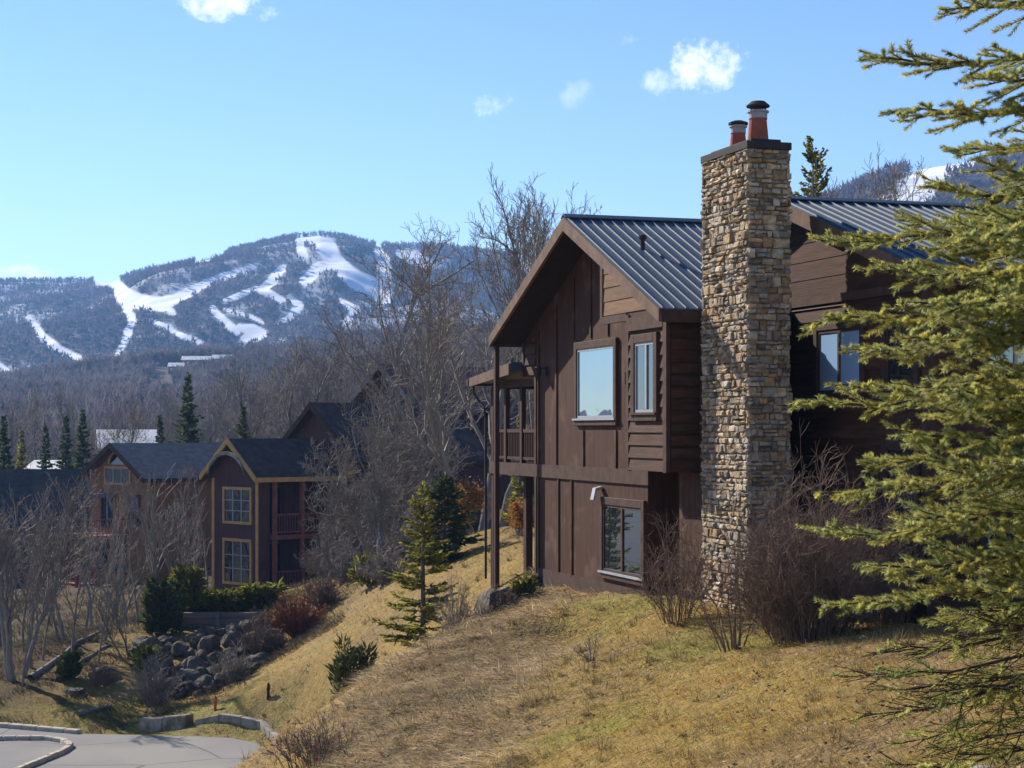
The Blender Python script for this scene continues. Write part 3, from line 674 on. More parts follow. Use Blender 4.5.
RUN2 = [[(885, 207, 10), (905, 192, 12), (925, 180, 11), (944, 172, 6)], [(950, 170, 5), (966, 166, 4), (990, 160, 3)], [(930, 182, 9), (910, 200, 12)]]
nX, nY, nZ = mountain('m2', PROF2, 700, 1500, 330, 560, 1300, 160, 70, 13, 14)
px, py = project(nX, nY, nZ); S, PT_ = mcol(px, py, nX, nY, RUN2, 70, -.1)
cc = bare * 1.1 + (np.array([.4, .4, .42]) - bare) * (PT_ * .35)[..., None]; cc = cc * (1 - S[..., None]) + snow * S[..., None]
mo2 = struct(mesh_np('mountain', np.stack([nX, nY, nZ], -1), grid_faces(nX.shape[1], nX.shape[0]), MT['mount'], col=cc.reshape(-1, 3), smooth=True))
forest('mountain_wood', nX, nY, nZ, 16000, 8, 11, keep_m(RUN2, 70, -.1), 9, MT['wood_far'], (1.15, .95, .85), .0, 1.4)
# wood on the near hill
hx = np.linspace(-300, 640, 150); hy = np.linspace(300, 930, 90); HPX, HYY = np.meshgrid(hx, hy); HX = (HPX - 512) / F * HYY
HZZ = hgt(HX.ravel(), HYY.ravel()).reshape(HX.shape)
CLEAR = [[(146, 385, 4), (162, 386, 6), (178, 390, 4)], [(8, 411, 2), (26, 410, 2.5)]]
def keep_h(px, py, x, y, g):
    s = np.zeros(px.shape)
    for r in CLEAR: s = np.maximum(s, seg_mask(px, py, r))
    return (s < .4) & ~((np.abs(px - 198) < 44) & (y > 815) & (y < 890)) & ~((np.abs(px - 162) < 19) & (y > 655) & (y < 740)) & ~((np.abs(px - 18) < 14) & (y > 560) & (y < 610))
def snow_patch(px0, px1, y0, y1, seed):
    U, V_ = np.meshgrid(np.linspace(-1, 1, 26), np.linspace(-1, 1, 14)); rr = np.hypot(U, V_); a = np.arctan2(V_, U)
    k = .75 + fbm(np.cos(a) * 1.5 + seed, np.sin(a) * 1.5, seed, 3) * .8; m_ = np.maximum(np.abs(U), np.abs(V_)) / np.maximum(rr, 1e-6); Y = (y0 + y1) / 2 + V_ * m_ * k * (y1 - y0) / 2
    X = ((px0 + px1) / 2 - 512 + U * m_ * k * (px1 - px0) / 2) / F * Y; Z = hgt(X, Y) + .35
    struct(mesh_np('snow', np.stack([X, Y, Z], -1), grid_faces(26, 14), MT['snowroof'], smooth=True))
MT['snowroof'] = mat('snowroof', (.80, .80, .80), (.55, .52, .48), .5, .9, .2)
snow_patch(144, 182, 660, 735, 3); snow_patch(6, 30, 565, 600, 5)
forest('hill_wood', HX, HYY, HZZ, 25000, 21, 7.5, keep_h, 40, MT['wood_hill'], (.92, .92, 1.0), -.02, .5)
# ------------------------------------------------------------------ far buildings
MT['shingle'] = mat('shingle', (.085, .07, .065), (.05, .042, .042), 2.2, .9, .6, 9, bdist=.03, c3=(.11, .075, .055), s3=.6, w3=.55)
MT['shingle_grey'] = mat('shingle_grey', (.15, .14, .145), (.10, .095, .10), 2.2, .9, .5, 9, bdist=.03)
MT['shingle_red'] = mat('shingle_red', (.16, .085, .07), (.10, .055, .05), 2.2, .9, .5, 9, bdist=.03)
MT['maroon'] = mat('maroon', (.12, .06, .06), (.075, .04, .044), 2.5, .8, .4, 9, (3, 3, .4))
MT['orange'] = mat('orange', (.32, .15, .07), (.21, .10, .05), 2.0, .75, .3, 9, (1, .5, 5))
MT['tan'] = mat('tan', (.55, .33, .13), (.42, .24, .10), 3, .7, .2)
MT['redwood'] = mat('redwood', (.27, .10, .072), (.18, .07, .055), 3, .75, .3)
MT['dark'] = mat('dark', (.03, .025, .025), (.02, .018, .018), 3, .9)
MT['timber'] = mat('timber', (.22, .185, .16), (.13, .11, .10), 2.0, .9, .6, 14, (.5, 1, 4))
def gable_block(root, bz, x0, x1, y0, y1, zb, ze, rise, ohx, ohy, wall, roof, trim, snow=None):
    """pitched-roof block; ridge along x. ze = wall height at the eaves, rise to the ridge"""
    yr = (y0 + y1) / 2; hw = (y1 - y0) / 2; p = rise / hw; th = .2
    m = MB(bz); m.prism_x([(y0, zb), (y1, zb), (y1, ze), (yr, ze + rise), (y0, ze)], x0, x1); wl = m.build('wall', MT[wall], root)
    m = MB(bz); zr_ = ze + rise + .02; zo = ze + .02 - p * ohy
    for yy in (y0 - ohy, y1 + ohy):
        m.prism_x([(yr, zr_), (yy, zo), (yy, zo + th), (yr, zr_ + th)], x0 - ohx, x1 + ohx)
    rf = m.build('roof', MT[roof], root)
    m = MB(bz)
    for yy in (y0 - ohy, y1 + ohy):
        m.prism_x([(yr, zr_ + th + .03), (yy, zo + th + .03), (yy, zo - .12), (yr, zr_ - .12)], x0 - ohx - .08, x0 - ohx - .005)
    m.build('barge_board', MT[trim], rf)
    m = MB(bz); m.box(x0 - ohx, x1 + ohx, y0 - ohy - .06, y0 - ohy - .004, zo - .06, zo + th - .02); m.build('fascia', MT[trim], rf)
    return wl, rf
def gwin(root, bz, x, y0, y1, z0, z1, trim='tan', cols=1, rows=1, glass='glass_dark', t=.14):
    m = MB(bz)
    m.box(x - .07, x + .02, y0 - t, y0, z0 - t, z1 + t); m.box(x - .07, x + .02, y1, y1 + t, z0 - t, z1 + t); m.box(x - .07, x + .02, y0, y1, z1, z1 + t); m.box(x - .07, x + .02, y0, y1, z0 - t, z0)
    wn = m.build('window', MT[trim], root)
    if cols + rows > 2:
        m = MB(bz)
        for c in range(1, cols): yy = y0 + (y1 - y0) * c / cols; m.box(x - .05, x + .01, yy - .035, yy + .035, z0, z1)
        for c in range(1, rows): zz = z0 + (z1 - z0) * c / rows; m.box(x - .045, x + .01, y0, y1, zz - .02, zz + .02)
        m.build('muntins', MT['sash'], wn)
    m = MB(bz); m.box(x - .02, x + .01, y0, y1, z0, z1); m.build('pane', MT[glass], wn)
    return wn
# --- chalet with stacked balconies
A43 = R(43)
b2 = -9.2
c2 = empty('chalet', ((258 - 512) / F * 90, 90, b2), A43, 'small dark maroon chalet with tan framed windows, curved gable arch and two stacked balconies', 'chalet')
gable_block(c2, b2, 0, .7, 0, 3.9, -9.3, -2.1, 1.45, .0, .0, 'maroon', 'shingle', 'tan')
for ch in list(c2.children):
    if ch.name.startswith('roof'):
        for g in list(ch.children): bpy.data.objects.remove(g)
        bpy.data.objects.remove(ch)
wl, rf = gable_block(c2, b2, .7, 4.6, 1.4, 3.9, -9.3, -2.1, .2, .0, .0, 'maroon', 'shingle', 'tan')
for g in list(rf.children): bpy.data.objects.remove(g)
bpy.data.objects.remove(rf)
m = MB(b2); zr0, ze0, yr0 = -.42, -2.30, 1.95
for yy in (-.42, 4.32): m.prism_x([(yr0, zr0), (yy, ze0), (yy, ze0 - .2), (yr0, zr0 - .2)], -.42, 4.9)
rf = m.build('roof', MT['shingle'], c2)
m = MB(b2)
for yy in (-.44, 4.34): m.prism_x([(yr0, zr0 + .04), (yy, ze0 + .04), (yy, ze0 - .22), (yr0, zr0 - .26)], -.52, -.425)
m.build('barge_board', MT['tan'], rf)
m = MB(b2); m.box(-.42, 4.9, -.49, -.425, ze0 - .24, ze0 - .01); m.build('fascia', MT['tan'], rf)
m = MB(b2)                              # curved arch under the gable peak
arc = [(1.95 + 1.62 * math.cos(a), -2.35 + 1.3 * math.sin(a)) for a in np.linspace(R(14), R(166), 15)]
for (ya, za), (yb, zb_) in zip(arc[:-1], arc[1:]): m.prism_x([(ya, za), (yb, zb_), (yb, zb_ - .17), (ya, za - .17)], -.60, -.53)
m.build('gable_arch', MT['kerb'], rf)
m = MB(b2); m.box(-.05, .01, 3.72, 3.93, -9.2, -2.4); m.build('corner_board', MT['tan'], c2)
m = MB(b2); m.box(-.05, .01, -.03, .15, -9.2, -2.4); m.build('corner_board', MT['tan'], c2)
gwin(c2, b2, -.01, .62, 2.8, -4.5, -2.95, 'tan', 3, 3); gwin(c2, b2, -.01, .62, 2.8, -7.5, -5.5, 'tan', 3, 3)
for z in (-5.15, -7.95):
    m = MB(b2); m.box(.75, 4.3, -.25, 1.4, z - .22, z); bl = m.build('balcony', MT['redwood'], c2)
    railing(.8, 4.2, -.2, -.2, z + .02, z + 1.0, 'redwood', bl, .16, b2)
for x in (.85, 2.5, 4.2):
    m = MB(b2); m.box(x - .09, x + .09, -.3, -.1, -9.4, -2.5); m.build('post', MT['redwood'], c2)
m = MB(b2); m.box(1.2, 2.3, 1.34, 1.4, -5.1, -2.9); m.build('door', MT['dark'], c2)
m = MB(b2); m.box(1.2, 2.3, 1.34, 1.4, -7.9, -5.7); m.build('door', MT['dark'], c2)
gable_block(c2, b2, 5.6, 14, -.9, 6.0, -9.6, -1.5, 2.7, .5, .4, 'maroon', 'shingle', 'darktrim')
m = MB(b2); m.prism_y([(4.7, -2.4), (5.9, -2.4), (5.2, -.8)], -.55, -.45); m.build('dormer_gable', MT['tan'], c2)
# --- orange-brown chalet
b3 = -12
c3 = empty('chalet', ((148 - 512) / F * 115, 115, b3), A43, 'orange brown timber chalet with an arched gable window and red wooden decks', 'chalet')
gable_block(c3, b3, 0, 9, 0, 7, -12.5, -2.95, 1.9, .6, .5, 'orange', 'shingle_grey', 'trim')
gwin(c3, b3, -.01, 2.1, 5.0, -3.35, -2.45, 'tan', 3, 1)
m = MB(b3)
arc = [(3.55 + .95 * math.cos(a), -2.2 + .75 * math.sin(a)) for a in np.linspace(0, math.pi, 13)]
m.prism_x([(y, z) for y, z in arc], -.05, -.012); aw = m.build('arched_pane', MT['glass'], c3)
m = MB(b3)
for (ya, za), (yb, zb_) in zip(arc[:-1], arc[1:]):
    o = lambda y, z: (3.55 + (y - 3.55) * 1.18, -2.2 + (z + 2.2) * 1.18)
    m.prism_x([(ya, za), (yb, zb_), o(yb, zb_), o(ya, za)], -.08, -.01)
m.build('arch_trim', MT['tan'], aw)
gwin(c3, b3, -.01, 1.0, 2.0, -5.9, -4.2, 'trim', 1, 2); gwin(c3, b3, -.01, 4.2, 5.4, -6.1, -4.2, 'trim', 2, 1, 'glass'); gwin(c3, b3, -.01, 2.6, 4.0, -9.0, -7.2, 'trim', 2, 1); gwin(c3, b3, -.01, 4.8, 6.2, -9.0, -7.2, 'trim', 2, 1)
m = MB(b3); m.prism_x([(3.9, -4.05), (5.7, -4.05), (5.9, -4.3), (3.7, -4.3)], -.9, -.02); m.build('hood', MT['shingle_grey'], c3)
for z, ya, yb, xo in ((-6.6, 2.2, 7.4, -2.4), (-9.9, 6.2, 13.4, -1.3)):
    m = MB(b3); m.box(xo, -.02, ya, yb, z - .3, z); dk = m.build('deck', MT['redwood'], c3)
    railing(xo + .05, xo + .05, ya, yb, z + .02, z + 1.0, 'redwood', dk, .2, b3); railing(xo + .1, -.05, ya + .05, ya + .05, z + .02, z + 1.0, 'redwood', dk, .2, b3)
    for y in (ya + .2, (ya + yb) / 2, yb - .2):
        m = MB(b3); m.box(xo + .1, xo + .35, y - .12, y + .12, -13.5, z - .3); m.build('post', MT['redwood'], c3)
# --- dark shingled house at the left edge
b4 = -11.5
c4 = empty('house', ((88 - 512) / F * 128, 128, b4), R(8), 'low dark house with a broad black shingle roof at the left edge behind bare trees', 'house')
gable_block(c4, b4, -22, 0, 0, 9, -12.5, -6.3, 3.3, .5, .6, 'maroon', 'shingle', 'darktrim')
for x in (-4, -8, -12, -16): m = MB(b4); m.box(x - .6, x + .6, -.06, -.004, -9.6, -7.6); m.build('window', MT['glass_dark'], c4)
# --- house behind with a metal flue
b5 = -6
c5 = empty('house', ((385 - 512) / F * 118, 118, b5), A43, 'tall dark house among bare trees with a pale roof edge and a round metal flue', 'house')
gable_block(c5, b5, 0, 8, -3.5, 3.5, -7, 1.35, 2.62, .5, .1, 'maroon', 'shingle_red', 'kerb')
m = MB(b5); m.lathe(1.6, -1.2, [(.36, 1.5), (.36, 4.4), (.46, 4.42), (.46, 4.7), (.3, 4.9)], 12); m.build('flue', MT['galv'], c5)
gwin(c5, b5, -.01, -.8, .8, -.6, 1.1, 'trim', 2, 1)
gable_block(c5, b5, 4, 12, -8, -3.6, -7, -.4, 1.6, .4, .4, 'maroon', 'shingle_red', 'trim')
# --- roofs in the valley
def valley(px, Y, zr_, ze_, wd, rz, label, roof='snowroof', wl='timber', depth=8):
    x = (px - 512) / F * Y; b = gz(x, Y) - 1
    h = empty('house', (x, Y, b), rz, label, 'house')
    m = MB(b); m.prism_x([(0, b), (depth, b), (depth, ze_ - .1), (depth / 2, zr_ - .15), (0, ze_ - .1)], -wd / 2, wd / 2); m.build('wall', MT[wl], h)
    m = MB(b)
    for yy in (-.5, depth + .5): m.prism_x([(depth / 2, zr_), (yy, ze_ - .1), (yy, ze_ + .15), (depth / 2, zr_ + .25)], -wd / 2 - .5, wd / 2 + .5)
    m.build('roof', MT[roof], h)
    for k in range(3): m = MB(b); m.box(-wd * .3 + k * wd * .3 - .5, -wd * .3 + k * wd * .3 + .5, -.05, -.004, ze_ - 1.8, ze_ - .6); m.build('window', MT['glass_dark'], h)
valley(129, 180, -.2, -1.9, 5.0, R(14), 'house with a pale snow covered roof behind the orange brown chalet')
valley(40, 190, -3.4, -4.4, 3.0, R(-5), 'small house with a white snowy roof among the dark spruces')
for px_, Y_, wd_, lab_ in ((176, 862, 7, 'smallest snow roofed lodge at the left end of the row on the wooded hill'), (197, 868, 14, 'longest snow roofed lodge in the middle of the row on the wooded hill'), (222, 865, 9, 'snow roofed lodge at the right end of the row on the wooded hill')):
    zg = gz((px_ - 512) / F * Y_, Y_); valley(px_, Y_, zg + 6.0, zg + 4.2, wd_, R(3), lab_, 'snowroof', 'orange', 8)

# ------------------------------------------------------------------ plants
class Tubes:
    """many thin tapered tubes gathered into one mesh"""
    def __init__(s): s.B = {}
    def add(s, pts, rad, k=3):
        pts = np.asarray(pts, float); s.B.setdefault((len(pts), k), []).append((pts, np.asarray(rad, float)))
    def allpts(s): return np.concatenate([np.stack([p for p, r in v]).reshape(-1, 3) for v in s.B.values()])
    def build(s, name, mt, parent=None):
        VV = []; FF = []; off = 0
        for (n, k), L_ in s.B.items():
            pts = np.stack([p for p, r in L_]); rad = np.stack([r for p, r in L_]); m = len(L_)
            d = np.empty_like(pts); d[:, 1:-1] = pts[:, 2:] - pts[:, :-2]; d[:, 0] = pts[:, 1] - pts[:, 0]; d[:, -1] = pts[:, -1] - pts[:, -2]
            d /= np.maximum(np.linalg.norm(d, axis=2, keepdims=True), 1e-9)
            up = np.where(np.abs(d[..., 2:3]) < .9, np.array([0, 0, 1.]), np.array([1., 0, 0]))
            a = np.cross(d, up); a /= np.maximum(np.linalg.norm(a, axis=2, keepdims=True), 1e-9); b = np.cross(a, d)
            t = np.arange(k) * 2 * math.pi / k
            V = pts[:, :, None] + (a[:, :, None] * np.cos(t)[:, None] + b[:, :, None] * np.sin(t)[:, None]) * rad[:, :, None, None]
            i = np.arange(n - 1)[:, None] * k + np.arange(k); j = np.arange(n - 1)[:, None] * k + (np.arange(k) + 1) % k
            q = np.stack([i, j, j + k, i + k], -1).reshape(-1, 4)
            VV.append(V.reshape(-1, 3)); FF.append((q[None] + (np.arange(m) * n * k)[:, None, None]).reshape(-1, 4) + off); off += m * n * k
        return mesh_np(name, np.concatenate(VV), np.concatenate(FF), mt, parent, smooth=True)
def nrm(v):
    l = math.sqrt(v[0] * v[0] + v[1] * v[1] + v[2] * v[2]); return v / (l if l > 1e-9 else 1e-9)
def wander(g, p, d, ln, n, wob, lift):
    pts = [p]; st = ln / n; ns = g.normal(0, wob, (n, 3)).tolist(); x, y, z = p; a, b, c = d; pts = [(x, y, z)]
    for i in range(n):
        a += ns[i][0]; b += ns[i][1]; c += ns[i][2] + lift; l = math.sqrt(a * a + b * b + c * c) or 1; a /= l; b /= l; c /= l
        x += a * st; y += b * st; z += c * st; pts.append((x, y, z))
    return np.array(pts), np.array([a, b, c])
def bare_tree(seed, H, r, lean=(0, 0), stems=1, fork=.3, spread=.75, dense=1.0, mt='bark', twig='twig_grey', minr=.006, lv=3, open_=0):
    """bare broadleaf tree: returns (trunk mesh object, crown mesh object) built round the origin"""
    g = np.random.default_rng(seed); T = Tubes(); K = Tubes()
    def branch(p, d, ln, rad, level):
        n = 5 if level < 2 else 4 if level == 2 else 3
        pts, de = wander(g, p, d, ln, n, .13 + .05 * level, .10 if level else .03)
        e = max(rad * .32, minr); rr = np.linspace(rad, e, n + 1)
        (T if level == 0 else K).add(pts, rr, 6 if level == 0 else 4 if level == 1 else 3)
        if level >= lv: return
        cnt = int((11, 8, 6, 5)[level] * dense * (1 if level else 1.2) + g.random())
        for i in range(cnt):
            t = (fork + (1 - fork) * (i + g.random()) / cnt) if level == 0 else .15 + .85 * (i + g.random()) / cnt
            q = min(t, .995) * n; k = int(q); a = q - k; bp = pts[k] * (1 - a) + pts[k + 1] * a; ax = nrm(pts[k + 1] - pts[k])
            ang = g.random() * 6.283; cx_, cy_, cz_ = math.cos(ang), math.sin(ang), .3 * g.normal(); side = nrm(np.array([ax[1] * cz_ - ax[2] * cy_, ax[2] * cx_ - ax[0] * cz_, ax[0] * cy_ - ax[1] * cx_]))
            sp = spread * g.uniform(.65, 1.25) * (1 - .35 * t if level == 0 else 1)
            dd = nrm(ax * math.cos(sp) + side * math.sin(sp) + np.array([0, 0, .12]))
            l2 = ln * ((.62 if level == 0 else .55) * (1 - .55 * t if level == 0 else 1 - .45 * t)) * g.uniform(.7, 1.2)
            br = max((rr[k] * (1 - a) + rr[k + 1] * a) * g.uniform(.42, .62), minr)
            branch(bp, dd, l2, br, level + 1)
        if level == 0:      # leader keeps going
            for _ in range(2): branch(pts[-1], nrm(de + g.normal(0, .3, 3)), ln * .28, rr[-1], 1)
    for s_ in range(stems):
        a = g.random() * 6.28; l = (.10 + .12 * s_) if stems > 1 else 0
        branch(np.array([.12 * s_ * math.cos(a), .12 * s_ * math.sin(a), -.5]), nrm(np.array([lean[0] + l * math.cos(a), lean[1] + l * math.sin(a), 1])), H * .78 * g.uniform(.85, 1.05) if s_ else H * .78, r * (1 if s_ == 0 else .8), 0)
    return T, K
def tree_thing(name, TK, loc, rz, label, cat='tree', group=None, mt='bark', twig='twig_grey'):
    e = empty(name, loc, rz, label, cat, group)
    TK[0].build('trunk', MT[mt], e); TK[1].build('crown', MT[twig], e); return e
def clone(src, loc, rz, sc=1.0, label=None, group=None):
    c = copy_tree(src); c.location = loc; c.rotation_euler = (0, 0, rz); c.scale = (sc, sc, sc * random.uniform(.92, 1.08))
    if label: c['label'] = label
    if group: c['group'] = group
    return c
random.seed(4)
WOODG = 'bare trees of the wood behind the chalets'; WOODL = 'bare grey brown tree of the leafless wood behind the chalets'
protos = []
for i, (H, r, den, sp) in enumerate(((12, .17, 1.0, .7), (11, .14, 1.1, .8), (13, .19, .95, .65), (10, .12, 1.15, .85))):
    protos.append(bare_tree(100 + i, H, r, (random.uniform(-.06, .06), 0), 1 if i != 3 else 2, .25, sp, den, minr=.012))
first = [None] * 4
def wood_tree(px, Y, sc, name='bare_tree'):
    k = random.randrange(4); x = (px - 512) / F * Y; loc = (x, Y, gz(x, Y)); rz = random.uniform(0, 6.28)
    if first[k] is None:
        e = tree_thing(name, protos[k], loc, rz, WOODL, 'tree', WOODG, 'bark_dk', 'twig_grey'); e.scale = (sc,) * 3; first[k] = e; return e
    return clone(first[k], loc, rz, sc)
for px0, px1, y0, y1, n in ((235, 420, 128, 215, 42), (380, 640, 118, 230, 30), (120, 330, 200, 300, 40), (330, 560, 200, 300, 30), (-40, 140, 160, 260, 24), (640, 1060, 100, 190, 34)):
    for _ in range(n):
        Y = random.uniform(y0, y1); wood_tree(random.uniform(px0, px1), Y, random.uniform(.8, 1.25))
# big trees that stand out
def big(px, Y, topy, seed, label, r=.2, stems=2, lean=(0, 0), fork=.25, dense=1.1, spread=.75, mt='bark', rz=0, twig='twig_grey', name='bare_tree', lv=3, minr=.008):
    x, y, z = at(px, Y); H = (HZ - topy) / F * Y - z
    return tree_thing(name, bare_tree(seed, H, r, lean, stems, fork, spread, dense, minr=minr, lv=lv), (x, y, z), rz, label, 'tree', None, mt, twig)
big(480, 74, 180, 11, 'tall bare tree with two grey trunks just left of the brown timber house', .23, 2, (-.08, 0), .22, 1.1, .8, minr=.011)
big(497, 79, 186, 12, 'tall bare tree whose crown rises behind the porch roof of the timber house', .2, 1, (.1, 0), .35, 1.0, .6, minr=.011)
big(545, 84, 168, 13, 'tall slim bare tree standing behind the gable peak of the timber house', .19, 2, (.02, 0), .4, 1.15, .55, minr=.011)
big(452, 95, 200, 14, 'wide bare tree with arching limbs in front of the ski mountain', .24, 1, (-.1, 0), .22, 1.1, .85, minr=.012)
big(425, 105, 262, 15, 'mid sized bare tree left of the tall grey ones with a broad crown', .2, 1, (-.03, 0), .2, 1.1, .8, 'bark_dk')
big(365, 92, 300, 16, 'bare tree rising behind the round metal flue above the chalet roofs', .18, 1, (.0, 0), .2, 1.1, .8, 'bark_dk')
big(366, 80, 415, 17, 'low spreading bare tree tangled in front of the right side of the maroon chalet', .15, 2, (-.05, 0), .12, 1.25, .95, 'bark', twig='twig_grey')
big(346, 86, 470, 27, 'short bare tree close against the balconies of the maroon chalet', .11, 2, (.0, 0), .1, 1.2, .95, 'bark', twig='twig_grey')
big(382, 76, 455, 18, 'small birch with white bark left of the young spruce', .08, 2, (-.02, 0), .3, 1.0, .7, 'birch')
big(405, 84, 400, 28, 'bare tree with dense grey twigs between the birch and the tall grey trunks', .13, 2, (-.05, 0), .15, 1.2, .9, 'bark')
big(440, 86, 390, 29, 'bare tree with dense brown twigs beside the tall grey trunks', .13, 1, (.05, 0), .15, 1.2, .9, 'bark_dk')
left = ((14, 71, 462, .17, 3, 'clump of tall grey trunks at the left edge by the road', 'bark'), (33, 73, 500, .09, 1, 'thin grey tree right behind the trunks at the left edge', 'bark'), (66, 78, 478, .12, 2, 'bare grey tree in front of the left red deck', 'bark'),
        (92, 84, 490, .10, 1, 'slender bare tree in front of the red deck posts', 'bark'), (150, 76, 452, .12, 1, 'straight bare tree in front of the right part of the orange brown chalet', 'bark'), (118, 82, 505, .09, 2, 'small bare tree between the deck posts and the straight tree', 'bark'),
        (172, 80, 490, .08, 2, 'bare sapling left of the clipped evergreen by the maroon chalet', 'bark_dk'), (196, 92, 470, .10, 1, 'bare tree against the left corner of the maroon chalet', 'bark_dk'), (130, 72, 560, .06, 2, 'low bare sapling at the top of the rocky bank', 'bark_dk'),
        (50, 95, 505, .11, 2, 'bare tree under the dark shingle roof at the left', 'bark_dk'), (2, 82, 500, .10, 2, 'bare tree cut by the left edge behind the grey trunks', 'bark_dk'))
for i, (px, Y, ty, r, st, lab, mt) in enumerate(left): big(px, Y, ty, 200 + i, lab, r * .8, st, (random.uniform(-.02, .02), 0), .3, .95, .46, mt, lv=2 if i > 1 else 3, minr=.011)
sap = bare_tree(900, 8.0, .07, (0, 0), 1, .28, .5, .75, minr=.011, lv=2)
SG = 'slender bare saplings in front of the left chalets'; SL0 = 'slender grey leafless sapling standing in front of the left chalets'
sp0 = None
for px, Y, sc in ((8, 78, .9), (24, 84, 1.0), (42, 74, .75), (58, 88, 1.0), (74, 73, .8), (84, 90, 1.05), (104, 76, .8), (112, 92, 1.0), (128, 84, .9), (140, 90, 1.0), (178, 96, .95), (206, 98, .9), (22, 70, .7), (98, 72, .6), (186, 88, .7)):
    loc = at(px, Y); rz = random.uniform(0, 6.28)
    if sp0 is None: sp0 = tree_thing('sapling', sap, loc, rz, SL0, 'tree', SG); sp0.scale = (sc,) * 3
    else: clone(sp0, loc, rz, sc)
big(850, 62, 152, 40, 'thin bare tree behind the roof of the right wing near the pine', .07, 3, (.05, 0), .4, .9, .45, 'bark_dk')
big(872, 66, 172, 41, 'low bare tree top behind the ridge of the right wing', .06, 3, (-.05, 0), .4, .9, .5, 'bark_dk')
big(985, 60, 150, 42, 'bare tree behind the right wing half hidden by the near spruce', .09, 2, (-.05, 0), .3, 1.0, .6, 'bark_dk')
# ---- conifers
def quads_from(P0, D, ln, wd, g, k=2):
    """k crossed slim leaves along each shoot: base P0, direction D"""
    n = len(P0); V = []
    for j in range(k):
        rv = g.normal(size=(n, 3)); s = np.cross(D, rv); s /= np.maximum(np.linalg.norm(s, axis=1, keepdims=True), 1e-9)
        w_ = s * (wd * .5)[:, None]; mid = P0 + D * (ln * .4)[:, None]; tip = P0 + D * ln[:, None]
        V.append(np.stack([P0, mid + w_, tip, mid - w_], 1))
    return np.concatenate(V)
def conifer(seed, H, Rr, step=.3, per=7, shoot=.3, sw=.10, droop=-.15, dens=14, bottom=.06, shape=1.0, k=2):
    g = np.random.default_rng(seed); T = Tubes(); T.add(np.array([[0, 0, -.4], [0, 0, H * .5], [0, 0, H * .97]]), [H * .017 + .02, H * .010 + .01, .012], 6)
    P0 = []; D = []; L_ = []
    z = H * bottom
    while z < H * .985:
        t = (z - H * bottom) / (H * (1 - bottom)); r = Rr * (1 - t) ** shape * g.uniform(.75, 1.12) + .06
        for i in range(per):
            a = g.random() * 6.283; up = droop + .75 * t * t + g.normal(0, .1); rl = r * g.uniform(.55, 1.12)
            ax = nrm(np.array([math.cos(a), math.sin(a), up])); m = max(3, int(rl / shoot * dens * .5)); z0 = z + g.uniform(-.5, .5) * step
            tt = g.uniform(.12, 1, m); base = np.array([0, 0, z0]) + ax * rl * tt[:, None]; base[:, 2] += (tt ** 2) * rl * .14
            side = np.cross(ax, [0, 0, 1.]); sg = g.choice([-1, 1], m)[:, None]
            d = ax * g.uniform(.5, 1, (m, 1)) + side * sg * g.uniform(.3, 1, (m, 1)) + g.normal(0, .22, (m, 3)); d /= np.linalg.norm(d, axis=1, keepdims=True)
            P0.append(base); D.append(d); L_.append(shoot * g.uniform(.5, 1.15, m) * (1.15 - .5 * tt) * (1.1 - .6 * t))
            if rl > .25: T.add(np.array([[0, 0, z0], np.array([0, 0, z0]) + ax * rl * .9 + [0, 0, rl * .1]]), [.008 + .008 * rl, .004], 3)
        z += step * (1 - .5 * t)
    P0 = np.concatenate(P0); D = np.concatenate(D); L_ = np.concatenate(L_)
    V = quads_from(P0, D, L_, np.full(len(P0), sw) * g.uniform(.7, 1.3, len(P0)), g, k)
    c = np.repeat(g.uniform(.6, 1.35, len(V))[:, None, None] * np.array([1.0, 1, 1]), 4, 1)
    return T, V, c.reshape(-1, 3)
def conifer_thing(name, tvc, loc, label, cat='conifer', group=None, mt='needle_dark', rz=0):
    e = empty(name, loc, rz, label, cat, group); tvc[0].build('trunk', MT['bark_dk'], e)
    mesh_np('crown', tvc[1], np.arange(len(tvc[1]) * 4).reshape(-1, 4), MT[mt], e, tvc[2]); return e
def cone_at(px, Y, topy, wpx, seed, label, mt='needle_dark', name='spruce', **kw):
    x, y, z = at(px, Y); H = (HZ - topy) / F * Y - z
    return conifer_thing(name, conifer(seed, H, wpx / F * Y, **kw), (x, y, z), label, 'conifer', None, mt)
far_kw = dict(step=.42, per=9, shoot=.55, sw=.17, dens=15, droop=-.22, bottom=.04, shape=1.1)
for i, (px, Y, ty, wd, lab) in enumerate(((4, 140, 414, 36, 'dark spruce cut by the left edge above the black shingle roof'), (22, 165, 430, 24, 'short pale green spruce beside the leftmost dark spruce'), (46, 160, 425, 24, 'narrow spruce behind the snowy roof at the left'),
        (66, 150, 416, 30, 'left of two tall dark spruces behind the orange brown chalet'), (83, 148, 409, 34, 'right of two tall dark spruces behind the orange brown chalet'), (188, 135, 374, 52, 'broad tall spruce between the orange brown and maroon chalets'), (243, 140, 406, 30, 'small spruce tip above the maroon chalet roof'),
        (160, 150, 415, 22, 'slim spruce left of the broad tall spruce'))):
    cone_at(px, Y, ty, wd, 300 + i, lab, 'needle_mid' if i == 1 else 'needle_dark', **far_kw)
cone_at(423, 46.5, 484, 52, 320, 'young yellow green spruce on the slope left of the porch posts', 'needle_mid', step=.24, per=6, shoot=.27, sw=.05, dens=32, droop=-.06, bottom=.1, shape=.85, k=2)
cone_at(445, 66, 478, 40, 321, 'dense dark green spruce behind the young yellow green spruce', 'needle_dark', step=.25, per=11, shoot=.4, sw=.085, dens=20, droop=-.05, bottom=.02, shape=.6, k=3)
cone_at(813, 60, 138, 56, 322, 'pine top showing between the stone chimney and the right wing roof', 'needle_mid', 'pine', step=.55, per=6, shoot=.38, sw=.07, dens=30, droop=.25, bottom=.3, shape=.5, k=3)
